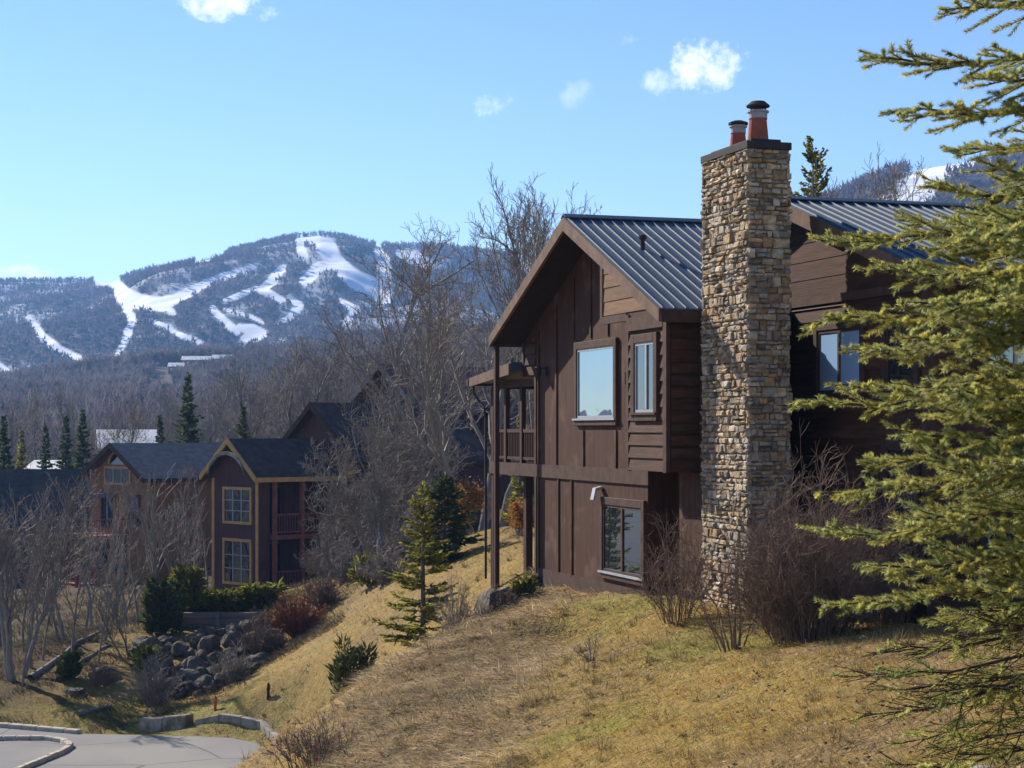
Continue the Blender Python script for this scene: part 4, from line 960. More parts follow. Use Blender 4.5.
cone_at(520, 78, 420, 14, 323, 'slim yellowish cedar seen through the porch', 'needle_mid', 'cedar', step=.35, per=6, shoot=.5, sw=.15, dens=10, droop=.3, bottom=.05, shape=.6)
def bush(px, Y, hpx, wpx, seed, label, mt, name='juniper', n=520, shoot=.3, sw=.09, up=.7, cat='shrub', group=None, flat=1.0):
    """rounded evergreen bush of many short sprays"""
    x, y, z = at(px, Y); H = hpx / F * Y; Rb = wpx / 2 / F * Y; g = np.random.default_rng(seed)
    e = empty(name, (x, y, z), 0, label, cat, group); T = Tubes(); P0 = []; D = []
    lob = [(g.uniform(-.65, .65) * Rb, g.uniform(-.5, .5) * Rb, g.uniform(.55, 1.0) * H, g.uniform(.35, .6) * Rb) for _ in range(9)]
    for lx, ly, lh, lr in lob:
        T.add(np.array([[lx * .1, ly * .1, -.1], [lx * .6, ly * .6, lh * .45], [lx, ly, lh * .85]]), [.03, .02, .008], 4)
        m = n // 9; th = g.random(m) * 6.283; t = g.random(m) ** .7; rr = lr * np.sqrt(g.random(m)) * (1.05 - .75 * t ** 2)
        P0.append(np.stack([lx * (.35 + .65 * t) + rr * np.cos(th), ly * (.35 + .65 * t) + rr * np.sin(th), t * lh * .92], 1))
        D.append(np.stack([np.cos(th), np.sin(th), g.uniform(up - .4, up + .7, m)], 1) + g.normal(0, .25, (m, 3)))
    P0 = np.concatenate(P0); D = np.concatenate(D); D /= np.linalg.norm(D, axis=1, keepdims=True)
    V = quads_from(P0, D, shoot * g.uniform(.5, 1.2, len(P0)), sw * g.uniform(.7, 1.3, len(P0)), g, 3)
    c = np.repeat(g.uniform(.55, 1.4, len(V))[:, None, None] * np.ones(3), 4, 1).reshape(-1, 3)
    T.build('stems', MT['bark_dk'], e); mesh_np('foliage', V, np.arange(len(V) * 4).reshape(-1, 4), MT[mt], e, c); return e
bush(355, 40.5, 66, 60, 400, 'dark green pine bush alone on the grassy slope', 'needle_dark', 'pine_bush', 1600, .2, .035, .9)
bush(522, 44.3, 26, 30, 401, 'small round olive bush at the left foundation corner of the timber house', 'juniper', 'bush', 420, .16, .05)
bush(162, 76, 62, 48, 402, 'tall bushy evergreen beside the left corner of the maroon chalet', 'needle_dark', 'evergreen_bush', 1500, .42, .14)
bush(190, 79, 56, 40, 412, 'rounded evergreen bush between the tall bushy one and the tan framed windows', 'needle_mid', 'evergreen_bush', 1200, .42, .14)
for i, (px, wd, hp) in enumerate(((188, 34, 22), (212, 38, 25), (238, 40, 25), (262, 36, 24))):
    bush(px, 79.5, hp, wd + 8, 403 + i, 'low spreading yellow green juniper on top of the timber retaining wall', 'juniper', 'juniper', 1000, .42, .11, .12, 'shrub', 'junipers above the retaining wall')
bush(68, 70, 28, 24, 408, 'small dark evergreen shrub on the bank above the road', 'needle_dark', 'evergreen_shrub', 400, .35, .12)
bush(148, 70.5, 26, 30, 409, 'olive green shrub at the left end of the rock bank', 'juniper', 'evergreen_shrub', 400, .35, .12)
bush(370, 72, 30, 40, 410, 'pale green shrub at the foot of the slope left of the young spruce', 'needle_mid', 'evergreen_shrub', 500, .4, .12)
# ---- bare twiggy shrubs
def shrub(px, Y, hpx, wpx, seed, label, mt='twig_brown', stems=60, side=9, r0=.012, name='bare_shrub', curve=.12, cat='shrub', minr=.0035, base=.18, sub=3, group=None, z=None, lean=0, tilt=1.0):
    x, y, z0 = at(px, Y); H = hpx / F * Y; Rb = wpx / 2 / F * Y; g = np.random.default_rng(seed); T = Tubes(); K = Tubes()
    for i in range(stems):
        a = g.random() * 6.283; q = math.sqrt(g.random()); out_ = np.array([math.cos(a), math.sin(a), 0]) * Rb * q
        h = H * (1 - .62 * q * q * tilt) * g.uniform(.6, 1.06); p0 = np.array([math.cos(a), math.sin(a), 0]) * Rb * base * g.random()
        n = 5; tt = np.linspace(0, 1, n + 1)[:, None]; pts = p0 + out_ * (tt ** .85) + np.array([0, 0, 1]) * h * tt + g.normal(0, curve * .18 * H * .3, (n + 1, 3)) * tt + np.array([lean * H, 0, 0]) * tt
        pts[0, 2] -= .15; rad = np.linspace(r0 * g.uniform(.7, 1.2), minr, n + 1); T.add(pts, rad, 3)
        for j in range(side):
            t = g.uniform(.2, 1) * n; k = min(int(t), n - 1); bp = pts[k] + (pts[k + 1] - pts[k]) * (t - k); ax = nrm(pts[k + 1] - pts[k])
            d = nrm(ax + g.normal(0, .55, 3)); ln = H * g.uniform(.08, .24); p2, de = wander(g, bp, d, ln, 3, .15, .05); K.add(p2, np.linspace(minr * 1.7, minr * .8, 4), 3)
            for _ in range(sub):
                kk = g.integers(1, 4); p3, _d = wander(g, p2[kk], nrm(de + g.normal(0, .6, 3)), ln * .5, 2, .15, .05); K.add(p3, np.linspace(minr * 1.1, minr * .6, 3), 3)
    e = empty(name, (x, y, z0 if z is None else z), 0, label, cat, group); T.build('stems', MT[mt], e); K.build('twigs', MT[mt], e); return e
shrub(812, 31.2, 168, 104, 500, 'large dense leafless brown shrub right of the stone chimney', 'twig_brown', 210, 11, .011, base=.75, curve=.75)
shrub(786, 32.2, 130, 60, 507, 'smaller leafless brown shrub against the right foot of the stone chimney', 'twig_brown', 90, 11, .010, base=.75, curve=.7)
shrub(884, 32, 150, 70, 508, 'leafless brown shrub under the right wing windows behind the spruce', 'twig_brown', 80, 10, .010, base=.7, curve=.7)
shrub(676, 34.6, 112, 60, 501, 'thin leafless reddish shrub against the brown wall left of the chimney', 'twig_brown', 44, 9, .009, base=.5, curve=.6)
shrub(732, 31, 116, 90, 502, 'open leafless shrub with thick arching stems in front of the chimney foot', 'twig_brown', 13, 5, .020, base=.2, curve=.6, lean=-.12)
shrub(455, 44.6, 62, 40, 503, 'leafless grey shrub beside the young spruce', 'twig_grey', 34, 7, .014, curve=.3)
shrub(505, 43.2, 24, 34, 504, 'low brown dead shrub by the boulders below the porch', 'twig_brown', 60, 7, .01)
shrub(484, 42.5, 22, 36, 505, 'low dry shrub in front of the boulders', 'twig_brown', 50, 7, .01)
shrub(592, 32.5, 30, 34, 506, 'small dead branching shrub on the open bank', 'twig_grey', 7, 5, .014, curve=.5)
shrub(298, 71, 42, 56, 510, 'rust red shrub on the slope right of the retaining wall', 'twig_red', 130, 8, .016, minr=.009)
shrub(322, 73, 34, 36, 511, 'low purplish brown shrub behind the rust red shrub', 'twig_brown', 70, 8, .016, minr=.009)
shrub(154, 66.5, 52, 60, 512, 'bare spreading shrub in front of the rock bank', 'twig_grey', 40, 9, .02, minr=.009, curve=.3)
shrub(232, 67, 42, 44, 513, 'bare grey shrub at the right part of the rock bank', 'twig_grey', 36, 9, .018, minr=.009, curve=.3)
shrub(262, 70, 40, 44, 514, 'bare purplish shrub between the rock bank and the rust red shrub', 'twig_brown', 50, 9, .018, minr=.009, curve=.3)
shrub(316, 30.5, 46, 70, 515, 'tangle of dry grey stems at the lower left end of the bank', 'twig_brown', 90, 6, .009, base=.9, curve=1.0)
shrub(100, 69, 24, 36, 516, 'low bare brush on the bank left of the rocks', 'twig_brown', 40, 7, .016, minr=.009)
for i, (px, Y, hp, wd) in enumerate(((385, 70, 40, 60), (345, 76, 40, 50), (410, 72, 46, 40), (326, 82, 50, 40))):
    shrub(px, Y, hp, wd, 520 + i, 'tangled grey underbrush below the bare trees between the chalet and the young spruce', 'twig_grey', 60, 8, .016, minr=.01, curve=.35, group='grey underbrush beside the chalet')
# ---- beech saplings that kept their orange leaves
def beech(px, Y, topy, wpx, seed, label):
    x, y, z = at(px, Y); H = (HZ - topy) / F * Y - z; T, K = bare_tree(seed, H, .06, (0, 0), 2, .08, .95, .9, minr=.006, lv=2)
    e = tree_thing('beech_tree', (T, K), (x, y, z), 0, label); g = np.random.default_rng(seed)
    pts = K.allpts(); pts = pts[g.integers(0, len(pts), 2600)] + g.normal(0, .14, (2600, 3)); pts = pts[pts[:, 2] > .2 * H]
    d = g.normal(size=(len(pts), 3)); d /= np.linalg.norm(d, axis=1, keepdims=True); V = quads_from(pts, d, g.uniform(.08, .17, len(pts)), g.uniform(.06, .1, len(pts)), g, 1)
    mesh_np('leaves', V, np.arange(len(V) * 4).reshape(-1, 4), MT['beech'], e)
beech(520, 66, 488, 40, 600, 'beech sapling with orange leaves seen between the porch posts')
beech(452, 73, 470, 40, 601, 'beech sapling with orange leaves behind the dark green spruce')
# ------------------------------------------------------------------ bank: retaining wall, rocks, kerbs, stakes
from mathutils import noise as mnoise
def rock(px, Y, sz, seed, label, group=None, sq=.75, sink=.25, mt='rock', name='boulder', pos=None):
    bm = bmesh.new(); bmesh.ops.create_icosphere(bm, subdivisions=3, radius=1)
    rr = random.Random(seed); o = Vector((rr.random() * 50, rr.random() * 50, rr.random() * 50))
    pl = [(Vector((rr.gauss(0, 1), rr.gauss(0, 1), rr.gauss(0, .7))).normalized(), rr.uniform(.55, .9)) for _ in range(9)]
    for v in bm.verts:
        c = v.co * (1 + .28 * mnoise.noise(v.co * 1.1 + o))
        for n_, d_ in pl:
            k = c.dot(n_) - d_
            if k > 0: c -= n_ * k * .92
        v.co = c * (1 + .05 * mnoise.noise(c * 4 + o))
    s = (sz * rr.uniform(.85, 1.25), sz * rr.uniform(.8, 1.1), sz * sq * rr.uniform(.85, 1.15))
    for v in bm.verts: v.co = Vector((v.co.x * s[0], v.co.y * s[1], v.co.z * s[2] + s[2] * (1 - 2 * sink) * .6))
    me = bpy.data.meshes.new(name); bm.to_mesh(me); bm.free(); me.materials.append(MT[mt])
    ob = link(name, me); ob.location = pos or at(px, Y); ob.rotation_euler = (0, 0, rr.uniform(0, 6.28)); return tag(ob, label, 'rock', group)
RBL = 'grey boulder in the rough stone bank below the timber retaining wall'; RBG = 'boulders of the stone bank'
k = 0
for row, (Y, n, sz, x0, x1) in enumerate(((67.0, 11, .36, 175, 250), (68.6, 14, .42, 150, 268), (70.2, 15, .46, 138, 276), (71.8, 15, .42, 134, 280), (73.2, 14, .36, 140, 272))):
    for i in range(n):
        px = x0 + (x1 - x0) * (i + random.uniform(.15, .85)) / n
        rock(px, Y + random.uniform(-.5, .5), sz * random.uniform(.45, 1.25), 700 + k, RBL, RBG, .9, .12); k += 1
rock(76, 68.5, .42, 800, 'flat pale boulder lying alone on the mossy bank left of the rocks', None, .5); rock(104, 70, .55, 801, 'broad mossy boulder on the bank between the bare trees and the rocks', None, .6)
rock(494, 43.6, .62, 802, 'large pale grey boulder at the foot of the front porch post', None, .7, .2); rock(514, 44.6, .42, 803, 'smaller grey boulder right of the large pale one by the porch', None, .75, .2)
rock(475, 42.4, .34, 804, 'low grey stone at the left end of the porch boulders', None, .6, .25); rock(985, 13.6, .16, 805, 'pale flat stone under the bare lower branches of the near spruce', None, .45, .2, 'kerb', 'stone')
rock(535, 45.6, .3, 806, 'small pale stone tucked beside the house corner behind the olive bush', None, .7, .2)
rw = empty('retaining_wall', (*at(218, 77.2)[:2], -8.9), 0, 'weathered grey timber retaining wall below the junipers', 'wall'); rw['kind'] = 'thing'
x0 = (173 - 218) / F * 77.2; x1 = (266 - 218) / F * 77.2
for i in range(5):
    m = MB(); a = x0 + random.uniform(-.05, .05); b = x1 + random.uniform(-.05, .05); y_ = i * .05 + random.uniform(0, .03)
    m.box(a, b, y_, y_ + .3, i * .25 + .005, i * .25 + .245); m.build('timber', MT['timber'], rw, bevel=.02)
for xx in (x0 + .3, 0, x1 - .3):
    m = MB(); m.box(xx - .09, xx + .09, -.17, -.01, -.3, 1.3); m.build('post', MT['timber'], rw)
def kerb(name, pts, w_, h, n, label, sink=.2, mt='kerb', seed=1, z=None, cat='kerb'):
    """kerb of short stones along a polyline of (x, y)"""
    g = random.Random(seed); P_ = [Vector((x, y, 0)) for x, y in pts]; ln = [0]
    for a, b in zip(P_[:-1], P_[1:]): ln.append(ln[-1] + (b - a).length)
    def pt(t):
        d = t * ln[-1]
        for i in range(len(P_) - 1):
            if d <= ln[i + 1] + 1e-6: return P_[i].lerp(P_[i + 1], (d - ln[i]) / (ln[i + 1] - ln[i]))
        return P_[-1]
    c = pt(.5); zc = gz(c.x, c.y) if z is None else z; e = empty(name, (c.x, c.y, zc), 0, label, cat); e['kind'] = 'thing'
    for i in range(n):
        a, b = pt(i / n), pt((i + 1) / n); d = (b - a); d -= d.normalized() * .02; b = a + d; r = Vector((-d.y, d.x, 0)).normalized() * w_ / 2
        za = (gz(a.x, a.y) if z is None else z); zb = (gz(b.x, b.y) if z is None else z); hh = h * g.uniform(.9, 1.1)
        m = MB(); vs = []
        for zo in (-sink, 1):
            for p, zz in ((a, za), (b, zb)):
                for s_ in (-1, 1): q = p + r * s_ * (1 if zo < 0 else .9) - c; vs.append((q.x + g.uniform(-.01, .01), q.y + g.uniform(-.01, .01), (zz + (hh if zo > 0 else zo)) - zc))
        m.add(vs, [(0, 1, 3, 2), (4, 6, 7, 5), (0, 2, 6, 4), (1, 5, 7, 3), (0, 4, 5, 1), (2, 3, 7, 6)]); m.build('stone', MT[mt], e, bevel=.02)
def W(px, Y): return ((px - 512) / F * Y, Y)
kerb('stone_kerb', [W(142, 63.6), W(160, 63.2), W(190, 62.4)], .45, .36, 2, 'thick mossy stone kerb at the left along the road bend', seed=3)
kerb('stone_kerb', [W(197, 62.3), W(232, 61.6), W(262, 60.6), W(282, 58.8), W(294, 56.8), W(300, 54.8)], .24, .17, 9, 'long low curved stone kerb running right along the road bend', seed=4)
kerb('road_kerb', [onroad(*a) for a in ((-40, 741), (15, 739.5), (45, 739.5), (62, 742), (71, 747), (63, 753), (46, 760), (27, 768), (5, 778))], .22, .13, 22, 'pale kerb curving round the island at the lower left', seed=5, z=ROADZ, mt='kerb_pale')
kerb('road_kerb', [onroad(*a) for a in ((-50, 724), (10, 727.2), (45, 730.2), (80, 733.4))], .3, .13, 9, 'straight pale kerb along the far edge of the road', seed=6, z=ROADZ, mt='kerb_pale')
def stake(px, Y, h, label, mt):
    m = MB(); m.lathe(0, 0, [(.05, -.3), (.05, h - .06), (.03, h)], 8); m.box(-.055, .055, -.055, .055, h * .55, h * .7); o = m.build('stake', mt); o.location = at(px, Y); o.rotation_euler = (.05, .04, 0); tag(o, label, 'stake')
stake(215, 62.8, .5, 'short orange marker stake behind the stone kerb', mat('stake_orange', (.50, .12, .04), (.35, .10, .05), 4, .7))
stake(268, 61.4, .52, 'short dark brown marker stake right of the orange one', MT['post'])
def log(p, q, r, label, name='log'):
    a = Vector(at(*p)); b = Vector(at(*q)); T = Tubes(); pts = [a.lerp(b, t) for t in np.linspace(0, 1, 7)]
    pts = [(v.x - a.x, v.y - a.y, gz(v.x, v.y) + r * .7 - a.z + random.uniform(-.04, .04)) for v in pts]; T.add(pts, np.linspace(r, r * .6, 7), 7); o = T.build(name, MT['bark']); o.location = a; tag(o, label, 'log')
log((30, 70.5), (98, 78), .13, 'long grey log lying up the bank under the bare trees'); log((58, 70), (110, 75), .09, 'thin fallen trunk lying in front of the long grey log'); log((78, 66), (112, 66.6), .11, 'short pale log by the road edge below the rocks')
log((388, 41), (405, 44), .04, 'short dead branch on the grass below the young spruce', 'branch')
# ------------------------------------------------------------------ near spruce at the right edge
def near_spruce():
    g = np.random.default_rng(77); TX, TY = (1125 - 512) / F * 10, 10.0; tz = gz(TX, TY)
    e = empty('spruce', (TX, TY, tz), 0, 'large near spruce with yellow green needles reaching in from the right edge', 'conifer')
    T = Tubes(); T.add(np.array([[0, 0, -.3], [.02, 0, 2], [0, .02, 4.5], [0, 0, 7.6]]), [.15, .12, .075, .015], 8)
    Tb = Tubes(); SP = []; SD = []; SL = []; SN = []
    def shoot(p, d, l, dn):
        SP.append(p); SD.append(d); SL.append(l); SN.append(dn)
    def branch(o, tip, dn, size=1.0, bare=.22, dead=False):
        o = np.array(o); tip = np.array(tip); v = tip - o; Lb = np.linalg.norm(v); n = 9; t = np.linspace(0, 1, n)[:, None]
        wob = np.cumsum(g.normal(0, .012 * Lb, (n, 3)), 0); wob = wob - t * wob[-1]
        ax = o + v * t + np.array([0, 0, -1]) * (np.sin(t * math.pi) * .035 * Lb) + wob
        Tb.add(ax, np.linspace(.011 + .007 * Lb, .004, n) * (.7 if dead else 1), 5)
        m = int(Lb / .055); sg = 1
        for i in range(m):
            q = bare + (1 - bare) * (i + g.random()) / m; k = min(int(q * (n - 1)), n - 2); f = q * (n - 1) - k; p = ax[k] * (1 - f) + ax[k + 1] * f; d0 = nrm(ax[k + 1] - ax[k])
            sg = -sg; side = nrm(np.cross(d0, np.array([0, 0, 1.]))) * sg; an = g.uniform(.5, .85)
            d = nrm(d0 * math.cos(an) + side * math.sin(an) + np.array([0, 0, g.normal(-.03, .2)]))
            l = (.34 * (1 - q) ** .55 * min(1, (q - bare) * 4 + .45) + .055) * size * g.uniform(.65, 1.2)
            if dead: l *= 1.25
            p1 = p + d * l * .5 + np.array([0, 0, -.02 * l]); p2 = p + d * l + np.array([0, 0, .03 * l]); Tb.add(np.array([p, p1, p2]), [.0042, .003, .002], 3)
            nd = dn if not dead else (dn * 1.6 if g.random() < .38 else 0)
            shoot(p, d, l, nd)
            ms = int(l / .075); s2 = 1
            for j in range(ms):
                u = .2 + .75 * (j + g.random()) / ms; s2 = -s2; sd2 = nrm(np.cross(d, np.array([0, 0, 1.]))) * s2
                d2 = nrm(d * .85 + sd2 * .5 + np.array([0, 0, g.normal(0, .22)])); l2 = (.36 * l * (1 - u) + .05) * g.uniform(.7, 1.3); pp = p + d * l * u
                if dead: Tb.add(np.array([pp, pp + d2 * l2 * .55 + g.normal(0, .006, 3), pp + d2 * l2 * 1.4]), [.0026, .002, .0013], 3)
                shoot(pp, d2, l2, nd)
        k = ax[-1] - ax[-2]; shoot(ax[-2], nrm(k), .14 * size, dn)
    def L_(px, py, Y): return np.array([(px - 512) / F * Y - TX, Y - TY, (HZ - py) / F * Y - tz])
    VIS = [(945, 10, 9.6, -18), (870, 57, 10.0, 38), (893, 112, 9.5, 100), (955, 150, 10.5, 140), (928, 186, 9.8, 185), (985, 75, 9.3, 60), (990, 165, 9.2, 150), (820, 240, 10.2, 222), (866, 270, 9.4, 262),
           (815, 322, 9.9, 296), (850, 352, 10.7, 330), (796, 402, 10.0, 368), (842, 384, 9.3, 372), (905, 215, 10.9, 210), (940, 300, 9.1, 290), (821, 493, 9.7, 450), (818, 531, 10.1, 500), (862, 462, 10.6, 430), (900, 430, 9.2, 410),
           (821, 604, 9.9, 548), (880, 565, 9.2, 530), (905, 520, 10.6, 490), (950, 470, 9.0, 450), (960, 390, 9.0, 370), (930, 620, 10.5, 580), (970, 240, 9.0, 230), (985, 330, 10.9, 320), (1000, 545, 9.2, 530)]
    for q in range(22):
        oy = 190 + 370 * (q + g.random()) / 22; VIS.append((g.uniform(900, 1030), oy + g.uniform(0, 40), g.choice([8.7, 9.0, 9.3, 10.7, 11.0]), oy))
    for px, py, Y, oy in VIS: branch((0, 0, (HZ - oy) / F * 10 - tz), L_(px, py, Y), 760, g.uniform(.95, 1.15))
    for px, py, Y, oy in ((847, 677, 10.0, 625), (880, 650, 9.5, 610), (862, 716, 9.3, 660), (905, 742, 10.2, 690), (880, 690, 10.6, 650), (925, 700, 9.4, 640), (930, 655, 9.1, 600), (950, 750, 9.6, 700), (960, 610, 9.3, 570), (890, 765, 9.6, 720), (965, 690, 10.4, 640)):
        branch((0, 0, (HZ - oy) / F * 10 - tz), L_(px, py, Y), 230, 1.0, .15, True)
    z = .9
    while z < 7.3:                              # the rest of the crown, all round the trunk
        for _ in range(4):
            a = g.uniform(-1.9, 1.9); ln = min(2.0, (7.7 - z) * .42 + .1) * g.uniform(.8, 1.1)   # away from the picture's side
            branch((0, 0, z), (ln * math.cos(a), ln * math.sin(a), z - .22 * ln + .12), 130, 1.0)
        if z > 4.9:
            for _ in range(3):
                a = g.uniform(1.9, 4.4); ln = min(1.7, (7.7 - z) * .42 + .1) * g.uniform(.8, 1.0); branch((0, 0, z), (ln * math.cos(a), ln * math.sin(a), z - .1 * ln), 150, 1.0)
        z += .34
    T.build('trunk', MT['bark_dk'], e); Tb.build('branches', mat('spruce_twig', (.10, .07, .05), (.06, .045, .035), 6, .9), e)
    P0 = np.array(SP); D = np.array(SD); Ls = np.array(SL); Nn = np.maximum((Ls * np.array(SN)).astype(int), (np.array(SN) > 0) * 3)
    idx = np.repeat(np.arange(len(P0)), Nn); n = len(idx); P = P0[idx] + D[idx] * (Ls[idx] * g.random(n) * 1.02)[:, None]; d = D[idx]
    rv = g.normal(size=(n, 3)) + np.array([0, 0, .5]); rad = rv - d * (rv * d).sum(1, keepdims=True); rad /= np.linalg.norm(rad, axis=1, keepdims=True)
    nd = d * g.uniform(.5, .85, (n, 1)) + rad * .8; nd /= np.linalg.norm(nd, axis=1, keepdims=True); ln = g.uniform(.022, .034, n)[:, None]
    sd = np.cross(nd, d); sd /= np.maximum(np.linalg.norm(sd, axis=1, keepdims=True), 1e-6); sd *= .0029
    V = np.stack([P - sd, P + sd, P + nd * ln], 1)
    c = (g.uniform(.7, 1.3, len(P0))[idx] * g.uniform(.8, 1.2, n))[:, None] * np.array([1.0, 1, 1]) * (1 + (g.random(len(P0))[idx, None] - .5) * np.array([.3, .1, -.3]))
    mesh_np('needles', V.reshape(-1, 3), np.arange(n * 3).reshape(-1, 3), MT['needle'], e, np.repeat(c[:, None], 3, 1).reshape(-1, 3)); return n
print('needles', near_spruce())
# ------------------------------------------------------------------ grass and litter
def in_house(x, y):
    ca, sa = math.cos(AL), math.sin(AL); dx, dy = x - 2.88, y - 36; s = dx * ca + dy * sa; t = -dx * sa + dy * ca
    return ((s > .8) & (s < 4.6) & (t > .4) & (t < 10.15)) | ((s > 2.8) & (t > -5.25) & (t < 6)) | ((s > .85) & (s < 1.8) & (t > -2.15) & (t < .6))
def blades(n, seed, y0, y1, h0, h1, wmin, flat, kcol, sel=None, pw=1.35, px0=-40, px1=1070):
    g = np.random.default_rng(seed); u = g.random(n); e = 1 - pw; Y = (y0 ** e + (y1 ** e - y0 ** e) * u) ** (1 / e); px = g.uniform(px0, px1, n); X = (px - 512) / F * Y
    ok = (poly_sd(X, Y, RP) > .15) & ~in_house(X, Y)
    cl = fbm(X * 1.6, Y * 1.6, 88, 3); ok &= g.random(n) < np.clip(.75 + cl * 1.6, .15, 1)
    if sel is not None: ok &= sel(X, Y, g)
    X, Y, cl = X[ok], Y[ok], cl[ok]; n = len(X); Z = hgt(X, Y)
    az = 3.3 + fbm(X * .3, Y * .3, 90, 2) * 2.2 + g.normal(0, .6, n); tl = np.clip(g.normal(flat + .15, .28, n), .05, 1.5); h = g.uniform(h0, h1, n) * (1 + cl * .8)
    d = np.stack([np.cos(az) * np.sin(tl), np.sin(az) * np.sin(tl), np.cos(tl)], 1); wd = np.maximum(wmin, .00042 * Y) * g.uniform(.6, 1.3, n)
    sd = np.stack([-np.sin(az), np.cos(az), 0 * az], 1) * (wd / 2)[:, None]; p = np.stack([X, Y, Z - .01], 1)
    mid = p + d * (h * .55)[:, None]; tip = p + d * h[:, None] - np.array([0, 0, 1]) * (h * .22)[:, None]; tip[:, 2] = np.maximum(tip[:, 2], Z + .015)
    V = np.concatenate([np.stack([p - sd, p + sd, mid + sd * .7, mid - sd * .7], 1), np.stack([mid - sd * .7, mid + sd * .7, tip, tip], 1)])
    return X, Y, g, V, n
def build_blades(name, mt, V, c):
    q = np.arange(len(V) * 4).reshape(-1, 4); n = len(V) // 2
    t1 = np.concatenate([q[:n, [0, 1, 2]], q[:n, [0, 2, 3]], q[n:, [0, 1, 2]]])
    o = mesh_np(name, V.reshape(-1, 3), t1, mt, None, np.repeat(np.concatenate([c, c])[:, None], 4, 1).reshape(-1, 3)); o['kind'] = 'stuff'; return o
X, Y, g, V, n = blades(300000, 1, 11, 80, .09, .24, .007, 1.0, 1)
c = ground_col(X, Y) * np.array([1.85, 1.72, 1.25]) * g.uniform(.2, 1.8, (n, 1)) * (1 + 1.5 * fbm(X * .55 + Y * .12, Y * 2.2, 93, 3))[:, None]; c = np.minimum(c + (g.random((n, 1)) < .14) * np.array([.20, .155, .09]), .75); build_blades('grass', MT['grass'], V, c)
g = np.random.default_rng(50); m_ = 1500; u = g.random(m_); Yt = (13 ** -.4 + (62 ** -.4 - 13 ** -.4) * u) ** (1 / -.4); Xt = (g.uniform(-40, 1070, m_) - 512) / F * Yt
ok = (poly_sd(Xt, Yt, RP) > .4) & ~in_house(Xt, Yt); Xt, Yt = Xt[ok], Yt[ok]; Zt = hgt(Xt, Yt); m_ = len(Xt); k = 44; sc_ = g.uniform(.5, 1.5, m_)
bz = g.normal(0, .05, (m_, k, 2)) * sc_[:, None, None]; az = g.random((m_, k)) * 6.283; tl = g.uniform(.35, 1.4, (m_, k)); ln = g.uniform(.1, .28, (m_, k)) * sc_[:, None]
p = np.stack([Xt[:, None] + bz[..., 0], Yt[:, None] + bz[..., 1], Zt[:, None] + 0 * az - .01], -1); d = np.stack([np.cos(az) * np.sin(tl), np.sin(az) * np.sin(tl), np.cos(tl)], -1)
sd = np.stack([-np.sin(az), np.cos(az), 0 * az], -1) * (np.maximum(.004, .0002 * Yt)[:, None, None]); tip = p + d * ln[..., None] - np.array([0, 0, .2]) * (ln * np.sin(tl))[..., None]
c = np.array([.42, .32, .14]) * g.uniform(.5, 1.3, (m_, 1, 1)) * g.uniform(.6, 1.35, (m_, k, 1)); c = np.repeat(c[:, :, None], 3, 2)
mesh_np('grass_tussocks', np.stack([p - sd, p + sd, tip], 2).reshape(-1, 3), np.arange(m_ * k * 3).reshape(-1, 3), MT['grass'], None, c.reshape(-1, 3))['kind'] = 'stuff'
n = 9000; u = g.random(n); Yt = (12 ** -.5 + (80 ** -.5 - 12 ** -.5) * u) ** (1 / -.5); Xt = (g.uniform(-40, 1070, n) - 512) / F * Yt; ok = ~in_house(Xt, Yt) & (poly_sd(Xt, Yt, RP) > .1) & (fbm(Xt * .5, Yt * .5, 12, 3) + g.normal(0, .12, n) > .02)
Xt, Yt = Xt[ok], Yt[ok]; n = len(Xt); d = np.stack([g.normal(0, 1, n), g.normal(0, 1, n), g.normal(0, .3, n)], 1); d /= np.linalg.norm(d, axis=1, keepdims=True); p = np.stack([Xt, Yt, hgt(Xt, Yt) + .05 + .05 * g.random(n)], 1)
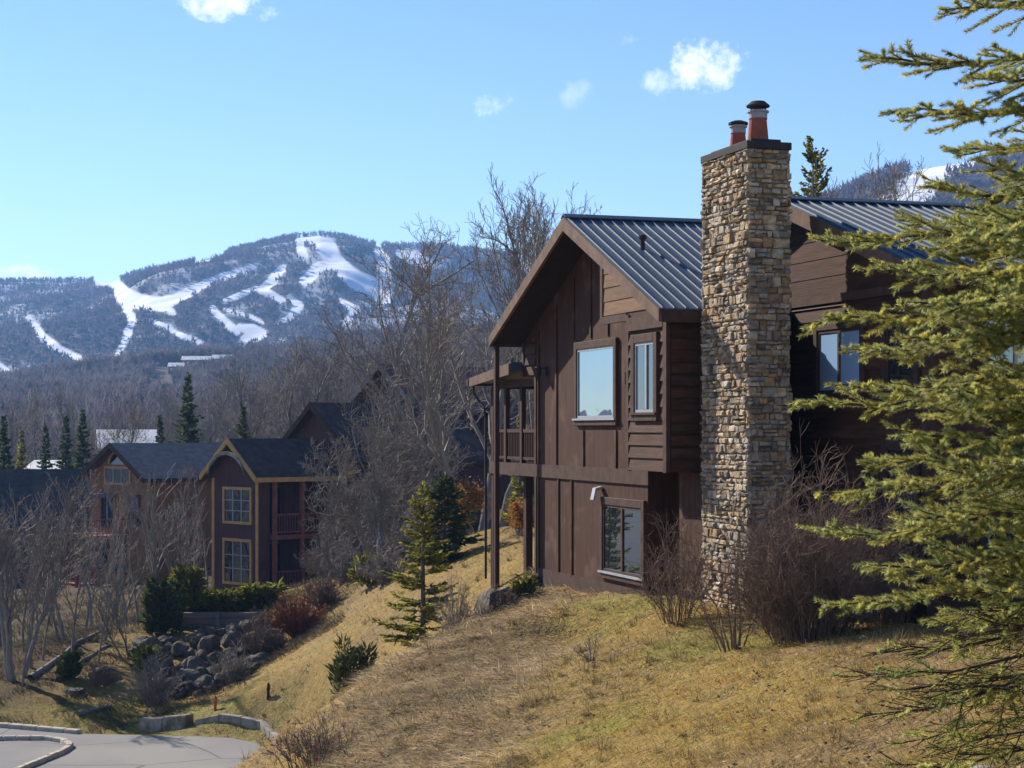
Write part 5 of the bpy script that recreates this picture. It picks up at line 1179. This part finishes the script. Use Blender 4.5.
V = quads_from(p, d, np.minimum(g.uniform(.04, .09, n), .0035 * Yt), np.minimum(g.uniform(.025, .05, n), .002 * Yt), g, 1); c = np.where(g.random((n, 1)) < .3, np.array([.50, .43, .32]), np.array([.24, .14, .065])) * g.uniform(.5, 1.3, (n, 1))
mesh_np('fallen_leaves', V, np.arange(n * 4).reshape(-1, 4), MT['grass'], None, np.repeat(c[:, None], 4, 1).reshape(-1, 3))['kind'] = 'stuff'
def bank(X, Y, g): return (np.abs(X - (-1.2 + (Y - 34) * .12)) < 2.4 + fbm(X * .5, Y * .5, 99, 2) * 2.5) & (Y < 48) & (fbm(X * .9, Y * .9, 98, 3) > -.22)
X, Y, g, V, n = blades(60000, 2, 22, 48, .18, .5, .008, 1.2, 1, bank, 1.1, 280, 720)
c = np.array([.52, .40, .23]) * g.uniform(.2, 1.8, (n, 1)) ** 1.2 * (1 + 1.5 * fbm(X * .55 + Y * .12, Y * 2.2, 93, 3))[:, None] * (1 + (g.random((n, 3)) - .5) * .15); build_blades('dead_stems', MT['grass'], V, c)
def wood(X, Y, g): return (X < -6) & (Y > 64) & (fbm(X * .5, Y * .5, 66, 2) > -.05)
X, Y, g, V, n = blades(90000, 3, 63, 110, .2, .6, .02, .8, 1, wood, 1.1, -40, 460)
c = np.where(g.random((n, 1)) < .3, np.array([.16, .15, .05]), np.array([.17, .125, .085])) * g.uniform(.5, 1.4, (n, 1)); build_blades('undergrowth', MT['grass'], V, c)
# ------------------------------------------------------------------ haze: one box of pale even air round everything
def haze_box(dens):
    m_, n = new_mat('haze'); o = n.nodes.new('ShaderNodeOutputMaterial'); v = n.nodes.new('ShaderNodeVolumePrincipled')
    v.inputs['Color'].default_value = (.24, .52, 1, 1); v.inputs['Density'].default_value = dens; v.inputs['Anisotropy'].default_value = .2
    n.links.new(v.outputs[0], o.inputs['Volume'])
    lo = min(float(GZ.min()), float(mZ.min()), float(nZ.min()), -20) - 1; hi = max(float(mZ.max()), float(nZ.max())) + 40
    b = MB(); b.box(-1600, 1600, -60, 3500, lo, hi); h = b.build('haze', m_); h['kind'] = 'stuff'
haze_box(.00016)
